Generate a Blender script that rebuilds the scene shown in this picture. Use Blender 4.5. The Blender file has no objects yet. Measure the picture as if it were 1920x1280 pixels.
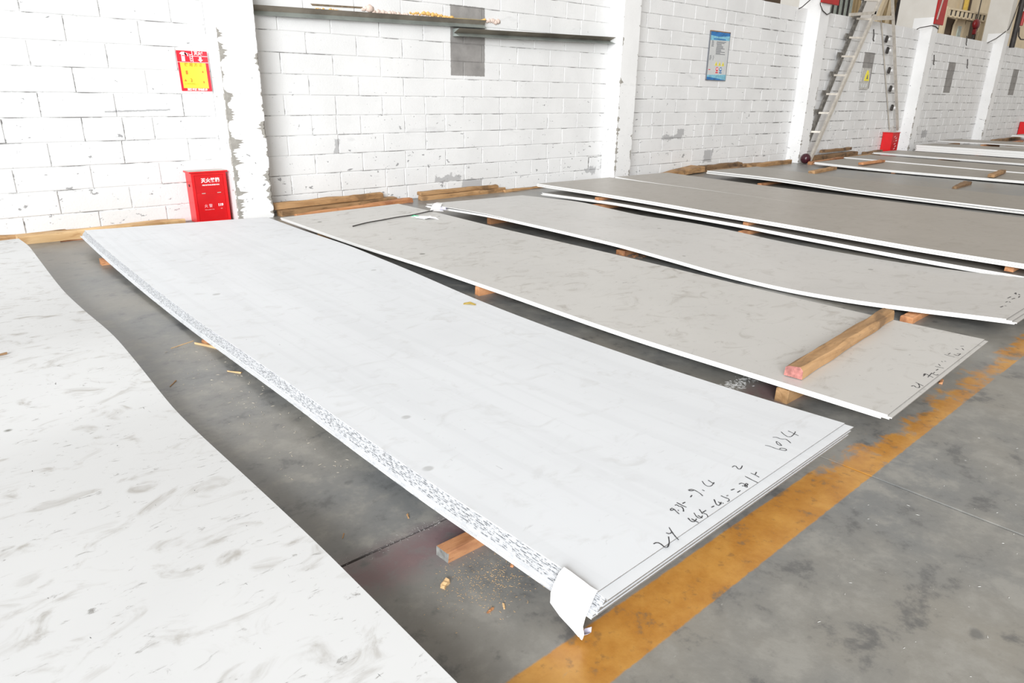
import bpy, bmesh, math, random
from mathutils import Vector, Matrix, noise
random.seed(7)
sc = bpy.context.scene
COL = sc.collection
# ------------------------------------------------------------------ camera
H = 1.2977
YAW, PITCH, ROLL, FPX = 0.7266, -0.345, -0.0156, 1289.675
_f = Vector((math.sin(YAW)*math.cos(PITCH), math.cos(YAW)*math.cos(PITCH), math.sin(PITCH)))
_r = Vector((math.cos(YAW), -math.sin(YAW), 0))
_d = -_r.cross(_f)
_c, _s = math.cos(ROLL), math.sin(ROLL)
cx = _c*_r + _s*_d
cy = -(-_s*_r + _c*_d)
cz = -_f
cam = bpy.data.cameras.new('camera')
cam.lens = 36*FPX/1920; cam.sensor_width = 36; cam.clip_end = 300
camo = bpy.data.objects.new('camera', cam); COL.objects.link(camo)
camo.matrix_world = Matrix(((cx.x, cy.x, cz.x, 0), (cx.y, cy.y, cz.y, 0), (cx.z, cy.z, cz.z, H), (0, 0, 0, 1)))
sc.camera = camo
# ------------------------------------------------------------------ light
w = bpy.data.worlds.new('world'); sc.world = w; w.use_nodes = True
bg = w.node_tree.nodes['Background']
bg.inputs[0].default_value = (1.0, 0.935, 0.85, 1); bg.inputs[1].default_value = 0.42
def sun(name, az, el, strength, ang, col):
    l = bpy.data.lights.new(name, 'SUN'); l.energy = strength; l.angle = math.radians(ang); l.color = col
    o = bpy.data.objects.new(name, l); COL.objects.link(o)
    a, e = math.radians(az), math.radians(el)      # direction the light comes FROM
    v = Vector((math.cos(a)*math.cos(e), math.sin(a)*math.cos(e), math.sin(e)))
    o.rotation_euler = v.to_track_quat('Z', 'Y').to_euler(); o.location = v*20
sun('daylight', 216, 24, 0.95, 26, (0.97, 0.985, 1.0))
def area(name, loc, target, sx, sy, power, col):
    l = bpy.data.lights.new(name, 'AREA'); l.shape = 'RECTANGLE'; l.size = sx; l.size_y = sy; l.energy = power; l.color = col
    o = bpy.data.objects.new(name, l); COL.objects.link(o); o.location = loc
    o.rotation_euler = (Vector(loc)-Vector(target)).to_track_quat('Z', 'Y').to_euler()
area('open_gate_daylight', (-9.0, -7.0, 4.6), (13.0, 7.0, 1.0), 10, 6, 3000, (0.95, 0.98, 1.0))
sc.view_settings.view_transform = 'Standard'; sc.view_settings.look = 'None'
sc.view_settings.gamma = 1.0; sc.view_settings.use_curve_mapping = False
sc.view_settings.exposure = 0.33
# ------------------------------------------------------------------ helpers
D = 7.614; A = 2.640; PW = 0.393; PD = 0.279; T = 3.02; YF = D-PD
def link(name, mesh, parent=None, mat=None):
    o = bpy.data.objects.new(name, mesh); COL.objects.link(o)
    if parent: o.parent = parent
    if mat is not None:
        for m in (mat if isinstance(mat, (list, tuple)) else [mat]): mesh.materials.append(m)
    return o
def bm_mesh(name, bm):
    me = bpy.data.meshes.new(name); bmesh.ops.recalc_face_normals(bm, faces=bm.faces); bm.to_mesh(me); bm.free(); return me
def tag(o, label, cat=None, group=None, kind=None):
    if label: o['label'] = label
    if cat: o['category'] = cat
    if group: o['group'] = group
    if kind: o['kind'] = kind
    return o
def empty(name, loc=(0, 0, 0), rz=0):
    o = bpy.data.objects.new(name, None); COL.objects.link(o); o.location = loc; o.rotation_euler = (0, 0, rz); o.empty_display_size = .1
    return o
def box(bm, x0, x1, y0, y1, z0, z1, mi=0, M=None):
    vs = [bm.verts.new(Vector(p) if M is None else M @ Vector(p)) for p in
          ((x0, y0, z0), (x1, y0, z0), (x1, y1, z0), (x0, y1, z0), (x0, y0, z1), (x1, y0, z1), (x1, y1, z1), (x0, y1, z1))]
    for f in ((3, 2, 1, 0), (4, 5, 6, 7), (0, 1, 5, 4), (1, 2, 6, 5), (2, 3, 7, 6), (3, 0, 4, 7)):
        fa = bm.faces.new([vs[i] for i in f]); fa.material_index = mi
    return vs
def boxo(name, x0, x1, y0, y1, z0, z1, mat, parent=None, bev=0, origin=None):
    """box with its origin at base centre; coordinates relative to the parent when there is one"""
    c = origin or ((x0+x1)/2, (y0+y1)/2, z0)
    bm = bmesh.new(); box(bm, x0-c[0], x1-c[0], y0-c[1], y1-c[1], z0-c[2], z1-c[2])
    if bev: bmesh.ops.bevel(bm, geom=bm.edges[:], offset=bev, segments=1, affect='EDGES')
    o = link(name, bm_mesh(name, bm), parent, mat); o.location = c
    return o
def tube(name, pts, rad, mat, parent=None, n=6, origin=(0, 0, 0), squash=None):
    bm = bmesh.new(); rings = []
    pts = [Vector(p)-Vector(origin) for p in pts]
    for i, p in enumerate(pts):
        t = (pts[min(i+1, len(pts)-1)]-pts[max(i-1, 0)]).normalized()
        a = t.cross(Vector((0, 0, 1)))
        if a.length < .05: a = t.cross(Vector((0, 1, 0)))
        a.normalize(); b = t.cross(a)
        r = rad[i] if isinstance(rad, (list, tuple)) else rad
        rings.append([bm.verts.new(p+a*(r*math.cos(2*math.pi*k/n))+b*(r*(squash or 1)*math.sin(2*math.pi*k/n))) for k in range(n)])
    for i in range(len(rings)-1):
        for k in range(n): bm.faces.new((rings[i][k], rings[i][(k+1) % n], rings[i+1][(k+1) % n], rings[i+1][k]))
    bm.faces.new(rings[0][::-1]); bm.faces.new(rings[-1])
    o = link(name, bm_mesh(name, bm), parent, mat); o.location = origin
    return o
def smooth(me):
    for p in me.polygons: p.use_smooth = True
# ------------------------------------------------------------------ node helpers
class NT:
    def __init__(s, name):
        s.m = bpy.data.materials.new(name); s.m.use_nodes = True; s.t = s.m.node_tree; s.n = s.t.nodes
        s.b = s.n['Principled BSDF']; s._pos = None
    def new(s, t, **k):
        n = s.n.new(t)
        for a, v in k.items(): setattr(n, a, v)
        return n
    def L(s, a, b): s.t.links.new(a, b)
    def pos(s):
        if s._pos is None: s._pos = s.new('ShaderNodeNewGeometry').outputs['Position']
        return s._pos
    def obj(s): return s.new('ShaderNodeTexCoord').outputs['Object']
    def rnd(s): return s.new('ShaderNodeObjectInfo').outputs['Random']
    def inp(s, sock, v):
        if isinstance(v, (int, float)): sock.default_value = v
        elif isinstance(v, (tuple, list)): sock.default_value = v if len(v) != 3 or sock.type == 'VECTOR' else (*v, 1)
        else: s.L(v, sock)
    def mapv(s, vec, sc_=(1, 1, 1), loc=(0, 0, 0), rot=(0, 0, 0)):
        n = s.new('ShaderNodeMapping'); s.L(vec, n.inputs[0]); n.inputs['Scale'].default_value = sc_
        n.inputs['Location'].default_value = loc; n.inputs['Rotation'].default_value = rot
        return n.outputs[0]
    def noise(s, vec, scale, detail=3, rough=.5, dist=0, sc_=None, loc=None, rot=(0, 0, 0)):
        if sc_ or loc: vec = s.mapv(vec, sc_ or (1, 1, 1), loc or (0, 0, 0), rot)
        n = s.new('ShaderNodeTexNoise'); s.L(vec, n.inputs['Vector']); n.inputs['Scale'].default_value = scale
        n.inputs['Detail'].default_value = detail; n.inputs['Roughness'].default_value = rough; n.inputs['Distortion'].default_value = dist
        return n.outputs['Fac']
    def voro(s, vec, scale, sc_=None, loc=None):
        if sc_ or loc: vec = s.mapv(vec, sc_ or (1, 1, 1), loc or (0, 0, 0))
        n = s.new('ShaderNodeTexVoronoi'); s.L(vec, n.inputs['Vector']); n.inputs['Scale'].default_value = scale
        return n.outputs['Distance']
    def math(s, op, a, b=0.0, c=None, clamp=False):
        n = s.new('ShaderNodeMath', operation=op); n.use_clamp = clamp
        s.inp(n.inputs[0], a); s.inp(n.inputs[1], b)
        if c is not None: s.inp(n.inputs[2], c)
        return n.outputs[0]
    def ramp(s, v, lo, hi):            # smoothstep lo..hi (hi<lo inverts)
        n = s.new('ShaderNodeMapRange'); n.interpolation_type = 'SMOOTHSTEP'; s.inp(n.inputs[0], v)
        if lo <= hi: n.inputs[1].default_value = lo; n.inputs[2].default_value = hi; n.inputs[3].default_value = 0; n.inputs[4].default_value = 1
        else: n.inputs[1].default_value = hi; n.inputs[2].default_value = lo; n.inputs[3].default_value = 1; n.inputs[4].default_value = 0
        return n.outputs[0]
    def mix(s, f, a, b):
        n = s.new('ShaderNodeMix', data_type='RGBA'); s.inp(n.inputs[0], f); s.inp(n.inputs[6], a); s.inp(n.inputs[7], b)
        return n.outputs[2]
    def xyz(s, v=None):
        n = s.new('ShaderNodeSeparateXYZ'); s.L(v if v is not None else s.pos(), n.inputs[0]); return n.outputs
    def rect(s, x, z, x0, x1, z0, z1, e=.004):
        a = s.math('MULTIPLY', s.ramp(x, x0-e, x0+e), s.ramp(x, x1+e, x1-e))
        b = s.math('MULTIPLY', s.ramp(z, z0-e, z0+e), s.ramp(z, z1+e, z1-e))
        return s.math('MULTIPLY', a, b)
    def bump(s, h, strength, dist=.01):
        n = s.new('ShaderNodeBump'); n.inputs['Strength'].default_value = strength; n.inputs['Distance'].default_value = dist
        s.L(h, n.inputs['Height']); s.L(n.outputs[0], s.b.inputs['Normal'])
    def fin(s, col, rough=.6, metal=0, spec=None):
        s.inp(s.b.inputs['Base Color'], col); s.inp(s.b.inputs['Roughness'], rough); s.inp(s.b.inputs['Metallic'], metal)
        if spec is not None: s.b.inputs['Specular IOR Level'].default_value = spec
        return s.m
def plain(name, col, rough=.6, metal=0, var=.12, scale=6):
    n = NT(name); f = n.noise(n.obj(), scale, 4, .6)
    a = tuple(c*(1-var) for c in col); b = tuple(min(1, c*(1+var)) for c in col)
    return n.fin(n.mix(n.ramp(f, .3, .7), a, b), rough, metal)
# ------------------------------------------------------------------ materials
def white_paint(name, base=(.79, .79, .79), patches=False, joint=False):
    n = NT(name); P = n.pos(); x, y, z = n.xyz()
    cloud = n.noise(P, 1.6, 3, .5)
    col = n.mix(n.ramp(cloud, .35, .7), base, tuple(c*.93 for c in base))
    low = n.ramp(z, 2.4, 0.0)
    # flaked paint and scuffs, denser low down
    fl = n.noise(P, 9, 5, .62, .3, sc_=(1, 1, 1.7)); th = n.math('MULTIPLY_ADD', low, -.065, .715)
    m1 = n.ramp(n.math('SUBTRACT', fl, th), 0, .02)
    fl2 = n.noise(P, 26, 4, .6, .4, sc_=(1, 1, 1.3), loc=(3, 1, 7)); th2 = n.math('MULTIPLY_ADD', low, -.045, .715)
    m2 = n.ramp(n.math('SUBTRACT', fl2, th2), 0, .02)
    col = n.mix(n.math('MAXIMUM', m1, m2), col, (.34, .34, .345))
    sm = n.noise(P, 4, 5, .6, .6, sc_=(.5, 1, 2.2), loc=(9, 2, 1))
    col = n.mix(n.math('MULTIPLY', n.ramp(sm, .62, .75), .25), col, (.45, .45, .46))
    if patches:
        dn = n.noise(P, 30, 3, .6); e = n.math('MULTIPLY_ADD', dn, .014, -.007)
        xx = n.math('ADD', x, e); zz = n.math('ADD', z, e); mk = None
        for r in ((5.648, 6.208, 1.512, 2.338), (17.63, 18.19, 1.55, 2.345), (23.19, 23.74, 1.52, 2.34), (29.38, 30.02, 1.52, 2.35)):
            k = n.rect(xx, zz, *r); mk = k if mk is None else n.math('MAXIMUM', mk, k)
        pc = n.mix(n.noise(P, 5, 4, .6), (.13, .125, .12), (.40, .38, .365))
        col = n.mix(n.math('MULTIPLY', mk, .95), col, pc)
        e2 = n.math('MULTIPLY_ADD', n.noise(P, 9, 3, .6), .16, -.08); x2 = n.math('ADD', x, e2); z2 = n.math('ADD', z, e2); mk = None
        for r in ((5.36, 5.80, .19, .27), (5.82, 6.16, .06, .19), (10.2, 10.75, .60, .67), (10.6, 10.8, .64, .76), (11.5, 11.78, .14, .36), (8.25, 8.5, .12, .22), (3.95, 4.02, .62, .78), (22.2, 22.6, .3, .5)):
            k = n.rect(x2, z2, *r, e=.01); mk = k if mk is None else n.math('MAXIMUM', mk, k)
        col = n.mix(n.math('MULTIPLY', mk, .8), col, (.40, .40, .405))
        # one long scrape left of the first pillar
        zc = n.math('ADD', z, n.math('MULTIPLY_ADD', x, -.03, 0)); sc1 = n.rect(n.math('ADD', x, e), n.math('ADD', zc, n.math('MULTIPLY', e, 1.5)), 1.62, 2.2, 1.03, 1.045, .006)
        col = n.mix(n.math('MULTIPLY', sc1, .7), col, (.25, .25, .26))
    if joint:
        jn = n.noise(P, 3.2, 5, .7, 0, sc_=(1, 1, 3)); d = n.math('MULTIPLY', n.ramp(jn, .47, .62), .9)
        col = n.mix(d, col, (.17, .165, .16))
    n.bump(n.math('ADD', n.noise(P, 60, 4, .6), n.math('MULTIPLY', n.noise(P, 12, 3, .6), .8)), .35, .006)
    return n.fin(col, .62, 0, .3)
M_block = white_paint('painted_block', patches=True)
M_mortar = white_paint('painted_mortar', base=(.74, .74, .735), patches=True, joint=True)
M_pillar = white_paint('painted_pillar', base=(.86, .86, .86))
def m_concrete(name, a, b):
    n = NT(name); P = n.pos(); v = n.voro(P, 70); f = n.noise(P, 18, 5, .65)
    col = n.mix(f, a, b); col = n.mix(n.ramp(v, .25, .1), col, (.30, .28, .26)); n.bump(f, .8, .01); return n.fin(col, .85)
M_conc = m_concrete('exposed_concrete', (.20, .185, .165), (.50, .48, .44))
n = NT('upper_column_concrete'); x, y, z = n.xyz()
colr = n.mix(n.noise(n.pos(), 3, 4, .6), (.60, .57, .52), (.72, .70, .66)); edge = n.math('ADD', y, n.math('MULTIPLY', n.noise(n.pos(), 4, 3), .12))
n.bump(n.noise(n.pos(), 30, 4, .6), .2, .004); M_column = n.fin(colr, .7)
# floor
n = NT('polished_concrete_floor'); P = n.pos(); x, y, z = n.xyz()
c1 = n.noise(P, .9, 4, .55, .2); c2 = n.noise(P, 6.0, 6, .68, .12); c3 = n.noise(P, 22, 4, .65)
col = n.mix(n.ramp(c1, .3, .7), (.190, .196, .197), (.275, .258, .225))
col = n.mix(n.math('MULTIPLY', n.ramp(c2, .47, .68), .75), col, (.32, .31, .285))
col = n.mix(n.math('MULTIPLY', n.ramp(c2, .47, .32), .7), col, (.09, .092, .095))
col = n.mix(n.math('MULTIPLY', n.ramp(c3, .40, .22), .35), col, (.07, .07, .07))
v = n.voro(P, 3.1, sc_=(1, 1.3, 1)); sp = n.math('MULTIPLY', n.ramp(n.math('ADD', v, n.math('MULTIPLY', c3, .12)), .16, .10), .55)
col = n.mix(sp, col, (.075, .078, .08))
wsc = n.math('MULTIPLY', n.ramp(n.noise(P, 35, 5, .7, 0, sc_=(.6, 1, 1)), .66, .74), .6); col = n.mix(wsc, col, (.42, .42, .40))
# reddish stain along the slab joint
st = n.math('MULTIPLY', n.rect(x, n.math('ADD', y, n.math('MULTIPLY_ADD', c2, .16, -.08)), .55, 1.42, 1.40, 1.56, .07), n.ramp(c2, .3, .55))
st2 = n.math('MULTIPLY', n.rect(x, n.math('ADD', y, n.math('MULTIPLY_ADD', c2, .16, -.08)), 2.6, 3.2, 1.30, 1.50, .06), n.ramp(c2, .3, .55))
col = n.mix(n.math('MULTIPLY', n.math('MAXIMUM', st, st2), .55), col, (.17, .055, .075))
# worn yellow aisle stripe
wob = n.math('MULTIPLY_ADD', c3, .012, -.006); yy = n.math('ADD', y, wob)
band = n.math('MULTIPLY', n.ramp(yy, .770, .777), n.ramp(yy, .937, .929))
wn = n.noise(P, 7, 5, .66, .4, loc=(5, 3, 0)); thr = n.math('MULTIPLY_ADD', n.ramp(x, 1.9, 3.2), .17, -.02)
thr = n.math('ADD', thr, n.math('MULTIPLY', n.math('MULTIPLY', n.ramp(x, 1.9, 2.8), n.ramp(yy, .82, .93)), .22))
keep = n.ramp(n.math('SUBTRACT', wn, n.math('ADD', thr, .20)), 0, .17)
band = n.math('MULTIPLY', band, keep)
ycol = n.mix(n.ramp(c2, .35, .7), (.46, .195, .025), (.60, .30, .055)); ycol = n.mix(n.math('MULTIPLY', sp, 1.2), ycol, (.20, .13, .06))
ycol = n.mix(n.math('MULTIPLY', n.ramp(c3, .44, .3), .7), ycol, (.28, .14, .04)); ycol = n.mix(n.math('MULTIPLY', n.ramp(c2, .43, .34), .75), ycol, (.20, .15, .09))
col = n.mix(n.math('MULTIPLY', band, .93), col, ycol)
n.bump(n.math('ADD', n.noise(P, 45, 4, .6), n.math('MULTIPLY', c2, 1.5)), .12, .004)
M_floor = n.fin(col, n.math('MULTIPLY_ADD', c2, .3, .18), 0, .5)
M_gap = plain('joint_filler', (.045, .043, .04), .9)
# steel sheets
def steel(name, base, dirt=.4, metal=.35, rough=.42, seed=0, bands=0, scuff=1.0):
    n = NT(name); P = n.pos(); cl = n.noise(P, 1.3, 4, .55, .6, loc=(seed, seed*2, 0), sc_=(1, .8, 1))
    col = n.mix(n.ramp(cl, .3, .72), base, tuple(c*.95 for c in base))
    sm = n.noise(P, 5.5, 5, .6, 1.2, sc_=(1, 1.5, 1), loc=(seed+4, seed, 2), rot=(0, 0, .7))
    col = n.mix(n.math('MULTIPLY', n.ramp(sm, .52, .78), dirt*.55), col, (base[0]*.62, base[1]*.59, base[2]*.55))
    fine = n.noise(P, 16, 5, .68, .9, sc_=(1, 2.4, 1), loc=(seed, 3, seed), rot=(0, 0, .75))
    col = n.mix(n.math('MULTIPLY', n.ramp(fine, .66 - .035*dirt, .75), dirt*.5*scuff), col, (.27, .26, .25))
    sc2 = n.noise(P, 30, 3, .6, .4, sc_=(2.6, .7, 1), loc=(seed*3, 1, 5), rot=(0, 0, .5))
    col = n.mix(n.math('MULTIPLY', n.ramp(sc2, .72, .77), dirt*.7*scuff), col, (.10, .10, .10))
    v = n.voro(P, 1.9, sc_=(1, 1.2, 1), loc=(seed+.3, .7, 0))
    col = n.mix(n.math('MULTIPLY', n.ramp(v, .055, .035), dirt*.7*scuff), col, (.20, .195, .175))
    if bands:
        b = n.noise(P, 3.0, 2, .5, .15, sc_=(5.5, .12, 1)); col = n.mix(n.math('MULTIPLY', n.ramp(b, .5, .62), bands), col, tuple(c*.9 for c in base))
    r = n.math('MULTIPLY_ADD', sm, .2, rough-.1)
    n.bump(n.noise(P, 8, 2, .5, loc=(seed, 0, 0)), .05, .003)
    return n.fin(col, r, metal)
M_s0 = steel('scuffed_steel_sheet', (.73, .74, .75), 1.9, .05, .62, 1)
M_s1 = steel('clean_steel_sheet', (.80, .825, .86), .6, .05, .6, 5, .35, .9)
M_s2 = steel('grey_steel_sheet', (.67, .66, .64), 1.35, .25, .45, 9)
M_s3 = steel('satin_steel_sheet', (.70, .69, .675), .8, .3, .42, 13)
M_s4 = steel('dimmed_steel_sheet', (.47, .44, .40), .5, .4, .42, 17)  # base colour lowered to carry the weaker light and dark reflections further right
M_s5 = steel('far_steel_sheet', (.38, .355, .315), .35, .4, .42, 21)  # darker still, distance falloff and dark reflections are in the base colour
n = NT('sheet_edge'); f = n.noise(n.pos(), 150, 3, .7, 0, sc_=(1, .35, 1.6)); M_edge = n.fin(n.mix(n.ramp(f, .44, .54), (.10, .10, .105), (.62, .62, .63)), .55, .0)
n = NT('clean_sheet_edge'); f = n.noise(n.pos(), 60, 3, .7, 0, sc_=(1, .3, 1)); M_edge1 = n.fin(n.mix(n.ramp(f, .38, .5), (.40, .40, .41), (.66, .66, .67)), .5, .0)
n = NT('sunlit_sheet_edge'); M_edge2 = n.fin(n.mix(n.noise(n.pos(), 90, 2), (.88, .88, .87), (.97, .97, .96)), .5, 0)  # near-white, the sunlight on the side edges is painted into the colour
n = NT('sheet_end_edge'); M_end = n.fin(n.mix(n.noise(n.pos(), 60, 3), (.12, .11, .10), (.30, .285, .265)), .6, .1)  # dirty grey metal, with the shade of the unlit end faces painted in
def wood(name, a, b, dark):
    n = NT(name); o = n.obj(); g = n.noise(o, 14, 5, .65, .5, sc_=(.12, 1, 1)); k = n.noise(o, 7, 4, .6, .8, sc_=(.5, 1, 1))
    col = n.mix(n.ramp(g, .3, .7), a, b); col = n.mix(n.math('MULTIPLY', n.ramp(k, .50, .68), .75), col, dark); g2 = n.noise(o, 26, 4, .7, .3, sc_=(.2, 1, 1)); col = n.mix(n.math('MULTIPLY', n.ramp(g2, .6, .7), .6), col, dark)
    hue = n.new('ShaderNodeHueSaturation'); n.L(col, hue.inputs['Color']); n.inp(hue.inputs['Value'], n.math('MULTIPLY_ADD', n.rnd(), .35, .82))
    n.bump(n.noise(o, 30, 5, .7, .3, sc_=(.1, 1, 1)), .6, .006); return n.fin(hue.outputs[0], .75)
M_wood = wood('weathered_pine', (.50, .30, .145), (.31, .17, .07), (.17, .10, .05))
M_woodo = wood('orange_pine', (.60, .30, .145), (.42, .175, .065), (.28, .11, .05))
M_woodd = wood('dark_old_timber', (.30, .18, .09), (.20, .115, .055), (.07, .045, .03))
M_woodl = wood('pale_fresh_pine', (.66, .46, .25), (.50, .31, .14), (.40, .22, .09))
M_endpink = plain('pink_painted_end_grain', (.42, .17, .15), .8, 0, .3, 40)
M_endgrey = plain('grey_end_grain', (.22, .22, .21), .8, 0, .3, 40)
M_chip = plain('wood_splinter', (.75, .50, .26), .8)
M_ink = plain('black_marker_ink', (.035, .035, .04), .5, 0, 0)
M_paper = plain('white_paper', (.93, .93, .94), .6, 0, .02)
M_paperb = plain('paper_underside', (.62, .61, .76), .6, 0, .05)
M_black = plain('black_rubber', (.03, .03, .03), .6)
M_red = plain('red_enamel', (.72, .012, .016), .32, 0, .06)
M_redd = plain('red_enamel_shade_panel', (.62, .008, .012), .3, 0, .08)
M_lid = plain('dusty_cabinet_top', (.52, .47, .44), .7, 0, .08)
M_white = plain('white_print', (.90, .90, .90), .5, 0, .02)
M_pinkw = plain('faded_print', (.88, .45, .48), .5, 0, .1)
M_sred = plain('sticker_red', (.80, .02, .04), .4, 0, .03)
M_sredp = plain('sticker_red_faded', (.85, .22, .32), .4, 0, .05)
M_yel = plain('sticker_yellow', (.93, .80, .06), .45, 0, .03)
M_brown = plain('sticker_brown_ink', (.55, .33, .03), .5, 0, .05)
M_orange = plain('sticker_orange_ink', (.85, .20, .03), .5, 0, .05)
M_blue = plain('board_blue', (.02, .16, .42), .3, 0, .3, 20)
M_lblue = plain('board_light_blue', (.22, .52, .66), .3, 0, .2, 20)
M_board = plain('board_grey_white', (.62, .63, .63), .3, 0, .04)
M_txt = plain('board_small_print', (.16, .17, .19), .5, 0, .1)
M_plastic = plain('clear_wallet', (.50, .49, .46), .15, 0, .2, 20)
M_steelg = plain('galvanised_angle_lower', (.30, .33, .31), .45, .3, .2, 3)
M_steelb = plain('galvanised_angle_upper', (.27, .235, .195), .5, .3, .25, 3)
M_rust = plain('rusty_plate', (.16, .07, .045), .8, 0, .3, 40)
M_foamo = m_concrete('orange_foam', (.78, .42, .10), (.90, .58, .22))
M_foamp = m_concrete('pink_foam', (.70, .52, .45), (.84, .70, .62))
M_foamy = plain('yellow_paint_strip', (.80, .56, .12), .7, 0, .1, 12)
M_chase = plain('dark_chase', (.20, .15, .10), .9, 0, .3, 30)
M_alu = plain('worn_aluminium', (.62, .58, .52), .5, .3, .12, 10)
M_alud = plain('dirty_aluminium', (.17, .16, .145), .6, .2, .4, 12)
M_maroon = plain('maroon_ball', (.055, .010, .018), .25, 0, .2, 10)
M_cream = plain('cream_paint', (.72, .60, .42), .6, 0, .08, 2)
M_creamd = plain('tan_cladding', (.36, .26, .13), .6, 0, .15, 3)
M_glaz = plain('dusty_glazing_green', (.42, .48, .44), .35, 0, .25, 5)
M_dark = plain('dark_machinery', (.045, .04, .038), .6, .2, .3, 5)
M_brownp = plain('brown_hoarding', (.11, .075, .05), .7, 0, .2, 2)
M_redb = plain('red_board', (.42, .012, .012), .45, 0, .1)
M_hook = plain('red_crane_block_paint', (.20, .012, .015), .35, 0, .2)
M_leaf = plain('dry_leaf', (.50, .36, .08), .7, 0, .3, 60)
M_green = plain('green_print', (.08, .48, .25), .5, 0, .1)

# ------------------------------------------------------------------ floor
fb = bmesh.new(); box(fb, -9, 62, -7, D+9, -.30, -.012)
floor = link('floor', bm_mesh('floor', fb), None, M_gap)
tag(floor, 'grey polished concrete floor with a worn yellow aisle stripe', kind='structure')
def slab(x0, x1, y0, y1):
    # outline with slightly ragged joints
    g = .004; bm = bmesh.new(); pts = []
    def rag(a, b, fixed, horiz, s):
        k = max(2, int(abs(b-a)/.06)) if (abs(b-a) < 8) else 24
        out = []
        for i in range(k):
            t = a+(b-a)*i/k; r = g+abs(noise.noise(Vector((t*9, fixed*3, s))))*.006 if 0 < i else g
            out.append((t, fixed-s*r) if horiz else (fixed-s*r, t))
        return out
    pts += rag(x0, x1, y0, True, -1); pts += rag(y0, y1, x1, False, 1); pts += rag(x1, x0, y1, True, 1); pts += rag(y1, y0, x0, False, -1)
    vs = [bm.verts.new((p[0], p[1], 0)) for p in pts]; f = bm.faces.new(vs)
    r = bmesh.ops.extrude_face_region(bm, geom=[f]); 
    for v in [e for e in r['geom'] if isinstance(e, bmesh.types.BMVert)]: v.co.z = -.0118
    return link('slab', bm_mesh('slab', bm), floor, M_floor)
slab(-9, 2.46, -7, 1.56); slab(2.46, 62, -7, 1.56); slab(-9, 62, 1.56, D+9)
# spalled edge of the slab joint showing between the stacks
def scatter(name, n, cx_, cy_, rx, ry, size, mat, z=.001, seed=1, flat=.4, gauss=True):
    rnd = random.Random(seed); bm = bmesh.new()
    for i in range(n):
        if gauss: px, py = cx_+rnd.gauss(0, rx), cy_+rnd.gauss(0, ry)
        else: px, py = cx_+rnd.uniform(-rx, rx), cy_+rnd.uniform(-ry, ry)
        s = size*rnd.uniform(.4, 1.6); a = rnd.uniform(0, 6.28); l = s*rnd.uniform(1, 3)
        ca, sa = math.cos(a), math.sin(a); h = s*flat
        q = [(-l, -s*.4, 0), (l, -s*.3, 0), (l*.8, s*.5, 0), (-l*.7, s*.4, 0), (0, 0, h)]
        v = [bm.verts.new((px+ca*p[0]-sa*p[1], py+sa*p[0]+ca*p[1], z+p[2])) for p in q]
        for f in ((0, 1, 4), (1, 2, 4), (2, 3, 4), (3, 0, 4), (3, 2, 1, 0)): bm.faces.new([v[k] for k in f])
    return link(name, bm_mesh(name, bm), None, mat)
# ------------------------------------------------------------------ block wall
wall = empty('wall_back', (A, D, 0)); tag(wall, 'long wall of white painted concrete blocks behind the steel sheets', kind='structure')
bmk = bmesh.new()
for (a, b) in [(-1.5, A+.02)]+[(A+6*i+PW-.02, A+6*(i+1)+.02) for i in range(7)]:
    box(bmk, a-A, b-A, .0062, .20, 0, T-.012)
link('mortar', bm_mesh('mortar', bmk), wall, M_mortar)
def block_mesh(wd, ht):
    bm = bmesh.new(); c = .006; yb = .03; 
    o = [(-wd/2, 0), (wd/2, 0), (wd/2, ht), (-wd/2, ht)]; i_ = [(-wd/2+c, c), (wd/2-c, c), (wd/2-c, ht-c), (-wd/2+c, ht-c)]
    V = [bm.verts.new((p[0], yb, p[1])) for p in o]+[bm.verts.new((p[0], c*.6, p[1])) for p in o]+[bm.verts.new((p[0], 0, p[1])) for p in i_]
    for k in range(4):
        j = (k+1) % 4; bm.faces.new((V[k], V[j], V[4+j], V[4+k])); bm.faces.new((V[4+k], V[4+j], V[8+j], V[8+k]))
    bm.faces.new(V[8:12]); bm.faces.new(V[3::-1])
    me = bm_mesh('block', bm); me.materials.append(M_block); return me
cache = {}; blocks = []
rb = random.Random(3)
def bays():
    yield (-.75, A, 1.42-.607*4, .607, 1.115-.607*4)
    yield (A+PW, A+6, 3.695-.6175*2, .6175, 4.003-.6175*2)
    for i in range(2, 8): yield (A+6*(i-1)+PW, A+6*i, A+6*(i-1)+.32, .6175, A+6*(i-1)+.62)
g = .0042
for (bx0, bx1, je, pitch, jo) in bays():
    for k in range(14):
        z0 = 0 if k == 0 else .18+.2145*(k-1); z1 = .18+.2145*k
        if k == 13: z1 = T
        j0 = je if k % 2 == 0 else jo
        xs = [bx0]+[j0+pitch*m for m in range(-2, 16) if bx0+.06 < j0+pitch*m < bx1-.06]+[bx1]
        xs2 = [xs[0]]
        for a, b in zip(xs, xs[1:]):
            if b-a > .5 and rb.random() < .07: xs2.append((a+b)/2+rb.uniform(-.05, .05))
            xs2.append(b)
        for a, b in zip(xs2, xs2[1:]): blocks.append((a+g, b-g, z0+g, z1-g))
def bdist(b): return (b[0]+b[1])/2 if (b[0] > 0.3) else 90
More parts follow.
